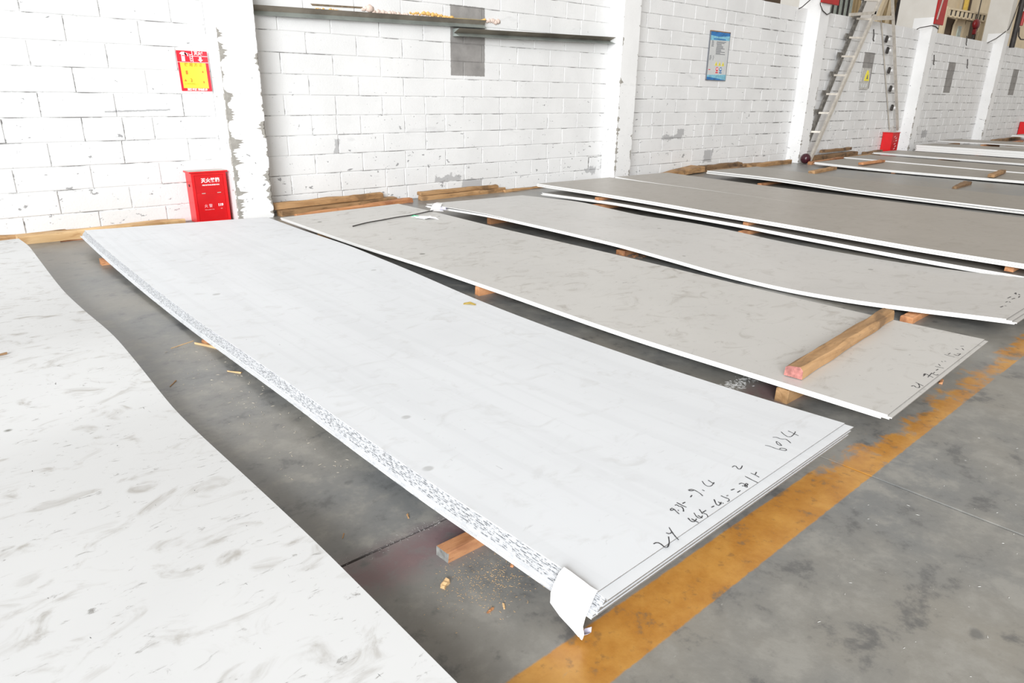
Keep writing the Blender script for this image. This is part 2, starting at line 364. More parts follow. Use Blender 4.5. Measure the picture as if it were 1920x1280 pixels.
# only the parts of the wall the picture shows count towards the nearest 300
blocks.sort(key=bdist)
stuffb = bmesh.new()
for idx, (a, b, z0, z1) in enumerate(blocks):
    dy = rb.uniform(-.003, .002)
    if idx < 300:
        key = (round(b-a, 3), round(z1-z0, 3))
        if key not in cache: cache[key] = block_mesh(*key)
        o = bpy.data.objects.new('block', cache[key]); COL.objects.link(o); o.parent = wall
        o.location = ((a+b)/2-A, dy-.001, z0); o.rotation_euler = (0, rb.uniform(-.002, .002), rb.uniform(-.004, .004))
        if b > A+5.95 and .15 < z0 < .25 and a < A+6: o.scale = (.88, 1, .88); o.rotation_euler = (0, .03, .02); o['label'] = 'loose broken block with open dark joints'
    else:
        c = .006; V = [(a-A, .03, z0), (b-A, .03, z0), (b-A, .03, z1), (a-A, .03, z1), (a-A+c, dy, z0+c), (b-A-c, dy, z0+c), (b-A-c, dy, z1-c), (a-A+c, dy, z1-c)]
        V = [stuffb.verts.new(p) for p in V]; stuffb.faces.new(V[4:8])
        for k in range(4): j = (k+1) % 4; stuffb.faces.new((V[k], V[j], V[4+j], V[4+k]))
so = link('blocks', bm_mesh('blocks', stuffb), wall, M_block); so['kind'] = 'stuff'
# ------------------------------------------------------------------ pillars
def nz(*p): return noise.noise(Vector(p))
def pillar(i):
    xa = A+6*i; bm = bmesh.new(); zs = [0.0125*k for k in range(int(3.3/.0125)+1)]+[3.6, 4.5, 6.0]; rings = []
    Yb = (.62 if i != 4 else .34)+PD
    for z in zs:
        lowL = max(0, min(1, (2.3-z)/2.3)); a0 = .45 if i == 0 else .32
        n1 = nz(z*7, i*9.1, 1)+.5*nz(z*23, i*3.1, 5); n2 = nz(z*6, i*7.7, 11)+.5*nz(z*25, i, 9); n3 = abs(nz(z*40, i, 2))+.8*abs(nz(z*97, i, 3)); n4 = abs(nz(z*34, i, 7))+.8*abs(nz(z*88, i, 5))
        cL = .003+max(0, n1*.5+lowL*a0-.12)*.030*(.5+n3); eL = max(0.0005 if i else .022*lowL*(.4+n3), (n1+lowL*1.3*a0-.05)*(.13 if i == 0 else .06)*(.6+1.4*n3)) if z < 2.6 else .0005
        cR = .003+max(0, n2*.6+.05+lowL*.3)*.032*(.4+1.6*n4); eR = max(0.0005, (n2+lowL*(.6 if i == 0 else .35)-.15)*.06*(.4+1.6*n4)) if z < 2.6 else .0005
        R_ = [(0, Yb), (0, cL+.0005), (0, cL), (cL, 0), (min(cL+eL, .15), 0), (PW-cR-eR, 0), (PW-cR, 0), (PW, cR), (PW, Yb)]
        rings.append([bm.verts.new((x, y, z)) for x, y in R_])
    for q in range(len(rings)-1):
        up = zs[q] >= T-.02
        for k in range(9):
            j = (k+1) % 9; f = bm.faces.new((rings[q][k], rings[q][j], rings[q+1][j], rings[q+1][k]))
            f.material_index = 0
            wd = (rings[q][k].co-rings[q][j].co).length+(rings[q+1][k].co-rings[q+1][j].co).length
            if k in (2, 6) and wd > .022: f.material_index = 1
            if k in (3, 5) and wd > .012: f.material_index = 1
    bm.faces.new(rings[-1]); bm.faces.new(rings[0][::-1])
    # the part behind the block wall and above it is bare concrete
    geo = bmesh.ops.bisect_plane(bm, geom=bm.faces[:]+bm.edges[:]+bm.verts[:], plane_co=(0, PD+.20, 0), plane_no=(0, 1, 0))
    for f in bm.faces:
        if f.calc_center_median().y > PD+.20 or (f.calc_center_median().z > 3.4): f.material_index = 2
    o = link('trim_%d' % (i+1), bm_mesh('pillar', bm), None, [M_pillar, M_conc, M_column]); o.location = (xa, YF, 0)
    names = ['nearest, beside the floor-standing red extinguisher cabinet', 'second from the left, where the steel angle ends', 'third from the left, with the maroon ball at its foot', 'fourth from the left, right of the far red cabinet', 'fifth from the left, with a black pipe down its side', 'farthest right', 'beyond the frame']
    tag(o, 'white painted concrete pillar with chipped corners, '+names[i], kind='structure')
for i in range(7): pillar(i)

# ------------------------------------------------------------------ steel sheets
def prof(P):
    """monotone-ish cubic through (s,z)"""
    n_ = len(P); sl = []
    for i in range(n_):
        if i == 0: m = (P[1][1]-P[0][1])/(P[1][0]-P[0][0])
        elif i == n_-1: m = (P[-1][1]-P[-2][1])/(P[-1][0]-P[-2][0])
        else: m = (P[i+1][1]-P[i-1][1])/(P[i+1][0]-P[i-1][0])
        sl.append(m)
    def f(s):
        if s <= P[0][0]: return P[0][1]+sl[0]*(s-P[0][0])
        if s >= P[-1][0]: return P[-1][1]+sl[-1]*(s-P[-1][0])
        for i in range(n_-1):
            if s <= P[i+1][0]:
                h = P[i+1][0]-P[i][0]; t = (s-P[i][0])/h
                return (2*t**3-3*t*t+1)*P[i][1]+(t**3-2*t*t+t)*h*sl[i]+(-2*t**3+3*t*t)*P[i+1][1]+(t**3-t*t)*h*sl[i+1]
    return f
class Stack:
    def __init__(s, NL, NR, FL, FR, L, R): s.NL, s.NR, s.FL, s.FR = map(Vector, (NL, NR, FL, FR)); s.fL, s.fR = prof(L), prof(R); s.len = ((s.FL-s.NL).length+(s.FR-s.NR).length)/2
    def uv(s, x, y):
        v = (y-s.NL.y)/(s.FL.y-s.NL.y); l = s.NL.lerp(s.FL, v); r = s.NR.lerp(s.FR, v); u = (x-l.x)/(r.x-l.x)
        v = (y-(s.NL.y*(1-u)+s.NR.y*u))/((s.FL.y*(1-u)+s.FR.y*u)-(s.NL.y*(1-u)+s.NR.y*u)); return u, v
    def z(s, x, y): u, v = s.uv(x, y); return s.fL(v*s.len)*(1-u)+s.fR(v*s.len)*u
ORD = ['topmost', 'second', 'third', 'fourth', 'fifth', 'sixth', 'seventh', 'eighth', 'ninth', 'tenth', 'eleventh', 'twelfth', 'thirteenth', 'fourteenth', 'fifteenth', 'sixteenth']
def sheet(S, k, top_drop, thick, mat, edge, end, label, group, dx=(0, 0), ny0=0, ny1=0, NX=7, NY=48, lift=None):
    """one sheet: solid slab following the stack's sag"""
    nl = S.NL+Vector((dx[0], ny0)); nr = S.NR+Vector((dx[1], ny0)); fl = S.FL+Vector((dx[0], ny1)); fr = S.FR+Vector((dx[1], ny1))
    bm = bmesh.new(); org = Vector(((nl.x+nr.x)/2, (nl.y+nr.y)/2, 0)); top = []; bot = []
    for j in range(NY+1):
        v = j/NY; a = nl.lerp(fl, v); b = nr.lerp(fr, v); rt = []; rb_ = []
        for i in range(NX+1):
            u = i/NX; p = a.lerp(b, u); z = S.z(p.x, p.y)-top_drop+(lift(u, v) if lift else 0)
            rt.append(bm.verts.new((p.x-org.x, p.y-org.y, z))); rb_.append(bm.verts.new((p.x-org.x, p.y-org.y, z-thick)))
        top.append(rt); bot.append(rb_)
    for j in range(NY):
        for i in range(NX):
            f = bm.faces.new((top[j][i], top[j][i+1], top[j+1][i+1], top[j+1][i])); f.smooth = True
            f = bm.faces.new((bot[j][i], bot[j+1][i], bot[j+1][i+1], bot[j][i+1])); f.smooth = True
        f = bm.faces.new((top[j][0], top[j+1][0], bot[j+1][0], bot[j][0])); f.material_index = 1
        f = bm.faces.new((top[j][NX], bot[j][NX], bot[j+1][NX], top[j+1][NX])); f.material_index = 1
    for i in range(NX):
        f = bm.faces.new((top[0][i], bot[0][i], bot[0][i+1], top[0][i+1])); f.material_index = 2
        f = bm.faces.new((top[NY][i], top[NY][i+1], bot[NY][i+1], bot[NY][i])); f.material_index = 2
    for e in bm.edges:
        if len({f.material_index for f in e.link_faces}) > 1: e.smooth = False
    me = bpy.data.meshes.new('steel_sheet'); bm.to_mesh(me); bm.free()
    o = link('steel_sheet', me, None, [mat, edge, end]); o.location = org
    tag(o, label, 'steel sheet', group)
    return o
def make_stack(S, n, pitch, mat, edge, end, what, group, thick=None, stag=None, near=None, NY=40, first_lift=None, NX=6):
    rnd = random.Random(int(S.NL.x*100)); out = []
    for k in range(n):
        dxl = stag[k] if stag else rnd.uniform(-.006, .006)*(k > 0)
        nn = near[k] if near else rnd.uniform(-.02, .025)*(k > 0)
        lab = ('%s sheet of the %s' % (ORD[k], what)) if k < n-1 or n == 1 else 'bottom sheet of the %s' % what
        out.append(sheet(S, k, k*pitch, thick or pitch*.86, mat, edge(k) if callable(edge) else edge, end, lab, group, (dxl, dxl*.3 if stag else dxl), nn, rnd.uniform(-.02, .02)*(k > 0), NX=NX, NY=NY, lift=first_lift if k == 0 else None))
    return out
# stack 0: scuffed sheet at the left edge of the picture
S0 = Stack((-1.3, -.6), (.69, -.6), (-1.3, 6.72), (.655, 6.72), [(0, .1), (2, .09), (4, .10), (7.3, .12)],
           [(0, .10), (1.5, .101), (1.9, .100), (2.2, .097), (2.7, .076), (3.2, .052), (3.5, .050), (4.0, .096), (4.4, .118), (5.1, .088), (5.7, .080), (6.45, .14), (6.8, .17), (7.3, .15)])
for k in range(2):
    sheet(S0, k, k*.006, .005, M_s0, M_edge2, M_end, ['top one of the two wavy scuffed steel sheets at lower left', 'lower one of the two wavy scuffed steel sheets at lower left'][k], 'scuffed sheets at lower left', (0, -.02*k), NX=8, NY=80)
# stack 1
S1 = Stack((1.09, .893), (2.555, .935), (1.135, 6.80), (2.72, 6.78),
           [(0, .145), (.3, .133), (.72, .114), (1.3, .104), (1.76, .102), (2.3, .092), (3, .079), (3.8, .081), (4.5, .094), (5.1, .112), (5.9, .150)],
           [(0, .123), (.44, .097), (1, .075), (1.7, .063), (2.35, .068), (3.1, .095), (3.6, .108), (4.1, .118), (5, .108), (5.9, .108)])
near1 = [0, -.034, -.027, -.026, -.025, -.029, -.023, -.022, -.021, -.024, -.017, -.019]
stag1 = [0, -.001, -.004, -.006, -.009, -.012, -.015, -.018, -.021, -.024, -.034, -.040]
st1 = make_stack(S1, 12, .0044, M_s1, lambda k: M_edge if 0 < k < 9 else M_edge1, M_end, 'pale foreground stack with black handwriting', 'sheets of the foreground stack', thick=.0036, stag=stag1, near=near1, NY=60)
# stack 2
S2 = Stack((2.80, .87), (4.15, .91), (2.84, 6.72), (4.25, 6.76),
           [(0, .107), (.64, .095), (1.26, .083), (1.8, .085), (2.31, .092), (3.1, .096), (4.4, .086), (5.77, .097)],
           [(0, .116), (.6, .104), (1.35, .101), (2, .106), (2.6, .108), (3.4, .105), (4.1, .103), (5, .11), (5.83, .108)])
make_stack(S2, 4, .0056, M_s2, M_edge2, M_end, 'grey stack carrying a loose timber', 'sheets of the stack with the loose timber', near=[0, -.018, -.010, .02], stag=[0, -.002, -.004, -.007])
# stack 3
S3 = Stack((4.64, .94), (6.15, .95), (4.40, 6.42), (6.0, 6.60),
           [(0, .122), (.25, .1), (.48, .079), (.88, .049), (1.34, .034), (1.87, .048), (2.29, .075), (2.83, .108), (3.28, .122), (3.86, .136), (4.5, .146), (5, .138), (5.47, .125)],
           [(0, .1), (.26, .072), (.62, .048), (1.1, .032), (1.67, .033), (2.17, .045), (2.56, .066), (3.07, .08), (3.7, .074), (4.1, .09), (4.56, .113), (5.1, .1), (5.64, .08)])
make_stack(S3, 4, .0065, M_s3, M_edge2, M_end, 'wavy sagging stack with a paper slip', 'sheets of the wavy stack', near=[.0, -.03, -.055, -.045], stag=[0, -.002, -.003, -.004], NY=60,
           first_lift=lambda u, v: .012*max(0, (v-.72)/.28)*(1-u))
# stack 4: lower and upper part, spacers between
S4 = Stack((6.30, .95), (7.80, .95), (6.35, 6.60), (7.85, 6.60),
           [(0, .05), (.29, .05), (.96, .053), (1.58, .065), (2.33, .082), (2.7, .093), (3.6, .102), (4.38, .110), (5, .1), (5.65, .088)],
           [(0, .06), (2, .07), (4, .1), (5.65, .09)])
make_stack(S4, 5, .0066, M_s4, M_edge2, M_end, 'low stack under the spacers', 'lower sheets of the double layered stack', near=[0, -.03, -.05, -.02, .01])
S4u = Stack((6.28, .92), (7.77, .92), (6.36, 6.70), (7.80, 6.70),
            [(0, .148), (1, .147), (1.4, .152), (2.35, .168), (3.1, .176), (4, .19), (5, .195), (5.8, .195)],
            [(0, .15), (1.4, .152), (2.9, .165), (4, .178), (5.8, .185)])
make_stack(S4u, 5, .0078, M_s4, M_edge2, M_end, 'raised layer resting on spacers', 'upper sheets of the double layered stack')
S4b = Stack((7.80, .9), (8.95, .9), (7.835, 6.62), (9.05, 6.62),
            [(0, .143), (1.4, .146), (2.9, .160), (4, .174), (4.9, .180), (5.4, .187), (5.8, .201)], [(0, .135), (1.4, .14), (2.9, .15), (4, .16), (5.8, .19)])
make_stack(S4b, 4, .0078, M_s4, M_edge2, M_end, 'darker coloured stack butted against the raised layer', 'sheets butted against the raised layer')
S5 = Stack((10.2, .9), (11.8, .9), (10.3, 6.72), (11.9, 6.72),
           [(0, .07), (1.19, .066), (2.19, .073), (3.3, .087), (4, .112), (4.64, .132), (5.8, .137)], [(0, .055), (1.57, .055), (2.25, .059), (3.48, .064), (4.62, .084), (5.8, .12)])
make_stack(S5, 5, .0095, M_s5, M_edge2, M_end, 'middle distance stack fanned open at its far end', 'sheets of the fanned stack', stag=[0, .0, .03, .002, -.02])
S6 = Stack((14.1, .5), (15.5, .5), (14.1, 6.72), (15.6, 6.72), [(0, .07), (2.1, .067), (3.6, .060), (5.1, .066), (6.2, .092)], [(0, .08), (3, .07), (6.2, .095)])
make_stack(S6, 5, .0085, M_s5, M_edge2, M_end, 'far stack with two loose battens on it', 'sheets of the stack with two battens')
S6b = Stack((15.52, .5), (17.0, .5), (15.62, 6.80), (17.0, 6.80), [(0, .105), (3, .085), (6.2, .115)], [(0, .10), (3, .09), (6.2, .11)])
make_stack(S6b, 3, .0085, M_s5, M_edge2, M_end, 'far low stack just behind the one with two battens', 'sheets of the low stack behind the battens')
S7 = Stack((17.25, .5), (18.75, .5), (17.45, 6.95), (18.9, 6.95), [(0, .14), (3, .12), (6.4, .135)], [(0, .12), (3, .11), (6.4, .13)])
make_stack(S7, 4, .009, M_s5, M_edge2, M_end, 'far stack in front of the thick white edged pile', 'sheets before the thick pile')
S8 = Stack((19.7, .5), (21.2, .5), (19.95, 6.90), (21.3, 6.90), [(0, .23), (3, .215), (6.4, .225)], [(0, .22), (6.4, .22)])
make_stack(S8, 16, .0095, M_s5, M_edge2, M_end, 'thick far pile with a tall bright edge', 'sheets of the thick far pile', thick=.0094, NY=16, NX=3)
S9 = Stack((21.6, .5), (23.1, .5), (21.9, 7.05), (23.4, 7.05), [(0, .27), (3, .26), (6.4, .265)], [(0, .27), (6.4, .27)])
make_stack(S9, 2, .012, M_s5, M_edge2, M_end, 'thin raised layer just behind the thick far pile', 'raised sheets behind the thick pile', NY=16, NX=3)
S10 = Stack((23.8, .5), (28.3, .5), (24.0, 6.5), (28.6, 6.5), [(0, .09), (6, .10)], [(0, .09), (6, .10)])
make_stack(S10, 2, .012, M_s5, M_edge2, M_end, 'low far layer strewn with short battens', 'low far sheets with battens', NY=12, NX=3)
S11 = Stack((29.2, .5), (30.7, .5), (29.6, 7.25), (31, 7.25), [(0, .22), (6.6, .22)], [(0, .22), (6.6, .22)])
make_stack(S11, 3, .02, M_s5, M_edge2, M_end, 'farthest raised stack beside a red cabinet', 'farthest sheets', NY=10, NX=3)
# ------------------------------------------------------------------ handwriting on the sheets
def writing(S, strokes, host, r=.0016):
    org = host.location; rr = random.Random(5)
    pts_all = []
    for st in strokes:
        bm = bmesh.new(); P = []
        for a, b in zip(st, st[1:]):
            L_ = math.hypot(b[0]-a[0], b[1]-a[1]); m = max(1, int(L_/.006))
            for q in range(m): P.append((a[0]+(b[0]-a[0])*q/m, a[1]+(b[1]-a[1])*q/m))
        P.append(st[-1])
        for _ in range(1): P = [P[0]]+[((P[i-1][0]+2*P[i][0]+P[i+1][0])/4, (P[i-1][1]+2*P[i][1]+P[i+1][1])/4) for i in range(1, len(P)-1)]+[P[-1]]
        prev = None
        for i, p in enumerate(P):
            q0 = P[max(0, i-1)]; q1 = P[min(len(P)-1, i+1)]; t = Vector((q1[0]-q0[0], q1[1]-q0[1])); t = t.normalized() if t.length > 0 else Vector((1, 0))
            nrm = Vector((-t.y, t.x))*r*(.8+.5*rr.random()); z = S.z(*p)+.0007
            a = bm.verts.new((p[0]+nrm.x-org.x, p[1]+nrm.y-org.y, z)); b = bm.verts.new((p[0]-nrm.x-org.x, p[1]-nrm.y-org.y, z))
            if prev: bm.faces.new((prev[0], prev[1], b, a))
            prev = (a, b)
        o = link('pen_stroke', bm_mesh('pen_stroke', bm), host, M_ink)
SW1=[[(1.356,0.927),(1.367,0.928),(1.372,0.921),(1.369,0.906),(1.364,0.893),(1.372,0.891),(1.394,0.902),(1.416,0.921)],[(1.455,0.948),(1.442,0.929),(1.431,0.91),(1.423,0.892)],[(1.426,0.937),(1.426,0.926),(1.44,0.928)],[(1.537,0.941),(1.527,0.922),(1.534,0.916),(1.552,0.922)],[(1.541,0.932),(1.539,0.906)],[(1.574,0.946),(1.559,0.925),(1.561,0.914),(1.58,0.92)],[(1.57,0.93),(1.569,0.913)],[(1.603,0.947),(1.588,0.925)],[(1.595,0.93),(1.613,0.93)],[(1.593,0.926),(1.598,0.916),(1.584,0.905)],[(1.639,0.929),(1.653,0.928)],[(1.686,0.95),(1.663,0.927),(1.663,0.918),(1.688,0.926)],[(1.683,0.934),(1.679,0.919)],[(1.688,0.921),(1.685,0.917)],[(1.721,0.948),(1.719,0.932),(1.725,0.922),(1.711,0.912),(1.704,0.916)],[(1.732,0.936),(1.74,0.934)],[(1.774,0.946),(1.79,0.943)],[(1.776,0.925),(1.794,0.925)],[(1.827,0.95),(1.842,0.95),(1.84,0.935),(1.833,0.92),(1.822,0.923),(1.833,0.934),(1.852,0.938),(1.85,0.93),(1.832,0.928),(1.825,0.938)],[(1.889,0.965),(1.884,0.941),(1.88,0.914)],[(1.922,0.964),(1.923,0.953),(1.917,0.931)],[(1.943,0.955),(1.923,0.949)],[(1.914,1.028),(1.93,1.03),(1.932,1.024),(1.92,1.012),(1.916,1.004),(1.929,1.003),(1.949,1.011)],[(1.533,1.0),(1.539,1.007),(1.549,1.007),(1.55,0.998),(1.54,0.994),(1.534,1.0)],[(1.547,0.997),(1.541,0.985),(1.536,0.971)],[(1.552,0.987),(1.55,0.983)],[(1.567,1.009),(1.578,1.009),(1.568,0.997),(1.578,0.994),(1.568,0.978),(1.557,0.971)],[(1.585,1.015),(1.583,0.995),(1.584,0.979)],[(1.593,1.0),(1.606,0.999)],[(1.643,1.006),(1.657,1.01)],[(1.674,1.036),(1.688,1.033),(1.691,1.024),(1.679,1.024),(1.673,1.033)],[(1.689,1.025),(1.688,1.01),(1.685,0.999),(1.678,0.985)],[(1.709,1.008),(1.708,0.999)],[(1.757,1.04),(1.743,1.022),(1.74,1.007),(1.753,1.002),(1.779,1.01)],[(1.777,1.031),(1.772,1.016),(1.77,1.003)],[(2.151,1.041),(2.156,1.032),(2.154,0.997),(2.157,0.987),(2.16,0.97),(2.17,0.967),(2.177,0.973),(2.176,0.986),(2.17,0.994),(2.161,0.991)],[(2.211,1.03),(2.199,1.024),(2.189,1.012),(2.191,0.997),(2.203,1.012),(2.212,1.026),(2.211,1.03)],[(2.234,1.057),(2.246,1.048),(2.241,1.034),(2.243,1.023),(2.256,1.019),(2.248,1.005),(2.236,0.988)],[(2.302,1.061),(2.285,1.038),(2.278,1.021),(2.288,1.014),(2.315,1.017),(2.343,1.025)],[(2.329,1.047),(2.323,1.024),(2.316,1.0)]]
SW2=[[(3.184,0.921),(3.203,0.917),(3.185,0.902),(3.192,0.891),(3.218,0.899),(3.238,0.912)],[(3.248,0.926),(3.226,0.886)],[(3.352,0.931),(3.376,0.931),(3.394,0.936),(3.39,0.939),(3.365,0.934)],[(3.39,0.932),(3.366,0.894)],[(3.352,0.912),(3.423,0.919)],[(3.42,0.921),(3.407,0.899),(3.425,0.891)],[(3.422,0.913),(3.445,0.914)],[(3.473,0.918),(3.498,0.917)],[(3.528,0.94),(3.53,0.904)],[(3.571,0.94),(3.553,0.926)],[(3.624,0.946),(3.618,0.937)],[(3.637,0.936),(3.637,0.928)],[(3.739,0.969),(3.733,0.922)],[(3.754,0.957),(3.782,0.956)],[(3.776,0.939),(3.766,0.918),(3.811,0.918),(3.796,0.931)],[(3.871,0.962),(3.87,0.946)],[(3.934,0.958),(3.947,0.947)],[(3.905,0.942),(3.884,0.928)]]
SW3=[[(4.951,1.049),(4.997,1.046)],[(5.014,1.043),(5.014,1.032)],[(5.125,1.065),(5.158,1.063)],[(5.161,1.055),(5.139,1.044)],[(5.265,1.09),(5.335,1.089)],[(5.251,1.064),(5.297,1.057)],[(5.449,1.097),(5.501,1.101),(5.437,1.086)],[(5.452,1.074),(5.42,1.06)],[(5.327,1.046),(5.382,1.052)]]

def host_of(txt): return [o for o in bpy.data.objects if o.get('label', '').startswith('topmost') and txt in o['label']][0]
writing(S1, SW1, host_of('foreground')); writing(S2, SW2, host_of('loose timber'), .0018); writing(S3, SW3, host_of('wavy'), .003)

# ------------------------------------------------------------------ timbers
def timber(name, p0, p1, wd, ht, mat, label, cat='timber', group=None, rough=.004, seed=1, ends=None, taper=(1, 1), seg=12, wane=.012, z0=None, z1=None):
    """rough sawn batten from p0 to p1 (x,y[,z of underside]); local X runs along its length"""
    p0 = Vector((p0[0], p0[1], z0 if z0 is not None else 0)); p1 = Vector((p1[0], p1[1], z1 if z1 is not None else (z0 or 0)))
    L_ = (p1-p0).length; bm = bmesh.new(); rings = []
    for i in range(seg+1):
        t = i/seg; x = -L_/2+L_*t; k = taper[0]*(1-t)+taper[1]*t; w2 = wd*k/2; h = ht*(.35+.65*k)
        j = lambda q: nz(t*5+q*3.3, seed*2.7, q)*rough*2.0
        e = wane*(1+.5*nz(t*3, seed, 4))
        xo = [x+nz(seed, q*1.9, i)*.012*(i in (0, seg)) for q in range(6)]
        c = [(-w2, 0), (w2, 0), (w2, h-e), (w2-e, h), (-w2+e*.7, h), (-w2, h-e*.7)]
        rings.append([bm.verts.new((xo[q], c[q][0]+j(q), max(0, c[q][1]+(j(q+7) if q > 1 else 0)))) for q in range(6)])
    for i in range(seg):
        for q in range(6): bm.faces.new((rings[i][q], rings[i][(q+1) % 6], rings[i+1][(q+1) % 6], rings[i+1][q]))
    f0 = bm.faces.new(rings[0][::-1]); f1 = bm.faces.new(rings[-1]); mats = [mat]
    if ends:
        mats.append(ends[0]); f0.material_index = 1
        if len(ends) > 1: mats.append(ends[1]); f1.material_index = 2
    o = link(name, bm_mesh(name, bm), None, mats); d = p1-p0
    o.location = (p0+p1)/2; o.rotation_euler = (0, -math.asin(d.z/L_), math.atan2(d.y, d.x))
    tag(o, label, cat, group); return o
def under(S, n, pitch, y, x0, x1, wd, mat, label, seed, ends=None, hmax=.07, group='bearers under the sheets', x1v=None):
    """bearer below a stack: its height is what the stack leaves free"""
    hs = [S.z(x, y)-n*pitch for x in [max(x0, S.NL.x+.02)+(min(x1, S.NR.x-.02)-max(x0, S.NL.x+.02))*i/8 for i in range(9)]]
    h = max(.014, min(hmax, min(hs)-.009))
    return timber('timber_bearer', (x0, y), (x1, y+.01), wd, h, mat, label, 'timber', group, seed=seed, ends=ends, wane=.006, rough=.002)
under(S1, 12, .0044, 1.40, .982, 2.60, .055, M_woodo, 'orange timber bearer sticking out from under the foreground stack near its front', 11, [M_endgrey])
under(S1, 12, .0044, 3.73, 1.075, 2.62, .06, M_woodo, 'timber bearer under the middle of the foreground stack, next to a pale stick', 12)
under(S1, 12, .0044, 6.04, 1.075, 2.70, .07, M_woodo, 'reddish timber bearer under the far end of the foreground stack', 13)
under(S2, 4, .0056, 1.32, 2.81, 4.2, .06, M_wood, 'split timber bearer under the grey stack below the loose timber', 14)
under(S2, 4, .0056, 3.55, 2.83, 4.2, .05, M_woodo, 'brown timber bearer under the middle of the grey stack', 15)
under(S2, 4, .0056, 5.94, 2.86, 4.2, .06, M_woodd, 'dark timber bearer under the far end of the grey stack', 16)
under(S3, 4, .0065, 1.42, 4.53, 4.95, .075, M_woodo, 'splintered timber bearer near the front end of the wavy stack', 17, hmax=.07)
under(S3, 4, .0065, 3.78, 4.60, 6.05, .09, M_woodo, 'crushed orange timber bearer under the middle of the wavy stack', 18)
under(S3, 4, .0065, 5.62, 4.64, 6.0, .06, M_woodo, 'small orange timber bearer under the far end of the wavy stack', 19)
under(S4, 5, .0066, 3.62, 6.26, 7.8, .07, M_woodo, 'orange bearer beneath the double layered stack at its middle', 20)
under(S4, 5, .0066, 5.62, 6.24, 7.8, .09, M_woodo, 'orange bearer beneath the double layered stack at its far end', 21)
def spacer(y, lab, seed, xr=7.8):
    z0 = max(S4.z(x, y) for x in (6.3, 6.8, 7.4, 7.79))+.001; z1 = min(S4u.z(x, y) for x in (6.3, 6.8, 7.4, 7.79))-5*.0078-.001
    zl = S4.z(6.31, y)+.0015
    timber('timber_spacer', (6.33, y), (7.75, y+.01), .06, max(.012, z1-z0), M_woodo, lab, 'timber', 'spacers between the two layers', z0=z0, seed=seed, wane=.004, rough=.001)
spacer(1.35, 'orange spacer block at the near end between the two sheet layers', 23); spacer(3.62, 'orange spacer block at the middle between the two sheet layers', 24); spacer(5.62, 'dark orange spacer block at the far end between the two sheet layers', 25)
for (S, n_, pt, ys, wh) in ((S4b, 4, .0078, (1.4, 3.7, 5.7), 'darker coloured stack butted to the raised layer'), (S5, 5, .0095, (1.4, 5.7), 'fanned stack'), (S6, 5, .0085, (1.4, 5.2), 'stack with two battens'), (S6b, 3, .0085, (1.4, 5.5), 'low stack behind the battens'), (S7, 4, .009, (1.4, 5.5), 'far stack before the thick pile'), (S8, 16, .0095, (1.4, 5.5), 'thick far pile'), (S9, 2, .012, (1.4, 3.6, 5.9), 'thin raised layer'), (S10, 2, .012, (1.4, 5.5), 'low flat far layer'), (S11, 3, .02, (1.4, 5.5), 'farthest stack')):
    for q, y in enumerate(ys):
        under(S, n_, pt, y, S.NL.x+.03, S.NR.x-.02, .07, M_woodo, '%s timber bearer of the %s' % (['near', 'middle' if len(ys) == 3 else 'far', 'far'][q], wh), 30+q+int(S.NL.x), hmax=.25)
# S0 bearers
under(S0, 2, .006, .9, -1.2, .60, .07, M_wood, 'near timber bearer hidden below the scuffed sheets', 71, hmax=.085); under(S0, 2, .006, 3.7, -1.2, .60, .07, M_wood, 'far timber bearer hidden below the scuffed sheets', 72, hmax=.08)
# loose timber on the grey stack
zt = .0005
timber('timber_batten', (2.885, 1.315), (4.15, 1.405), .080, .055, M_wood, 'long weathered timber lying across the grey stack, pink painted near end', 'timber', seed=41, ends=[M_endpink], z0=S2.z(2.9, 1.33)+.004, z1=S2.z(4.08, 1.38)+.004, wane=.014, rough=.006, seg=20)
# battens on the far stack
z6 = max(S6.z(14.4, 5.9), S6.z(15.4, 5.9))+.006
timber('timber_batten', (14.35, 5.90), (15.46, 5.93), .10, .045, M_woodo, 'short orange batten lying on the far stack, nearer the wall', 'timber', seed=42, z0=z6)
timber('timber_batten', (14.15, 3.62), (15.3, 3.75), .10, .055, M_wood, 'short brown batten lying on the far stack, nearer the right edge', 'timber', seed=43, z0=max(S6.z(14.2, 3.7), S6.z(15.3, 3.7))+.006)
timber('timber_batten', (12.75, 6.10), (13.95, 6.24), .12, .05, M_wood, 'brown timber lying on bare floor beyond the fanned stack, near the wall', 'timber', seed=44)
timber('timber_batten', (12.5, 3.65), (13.4, 3.74), .13, .05, M_woodd, 'olive brown pointed timber on bare floor before the stack with battens', 'timber', seed=45, taper=(.5, 1))
for (a, b, lab, s_) in (((24.6, 6.05), (26.2, 6.15), 'far batten on the low flat layer nearest the fifth pillar', 46), ((25.0, 5.2), (27, 5.3), 'far batten on the low flat layer, middle of three', 47), ((24.9, 4.4), (26.8, 4.5), 'far batten on the low flat layer, farthest right of three', 48)):
    timber('timber_batten', a, b, .14, .07, M_woodo, lab, 'timber', 'battens on the low far layer', seed=s_, z0=.115)
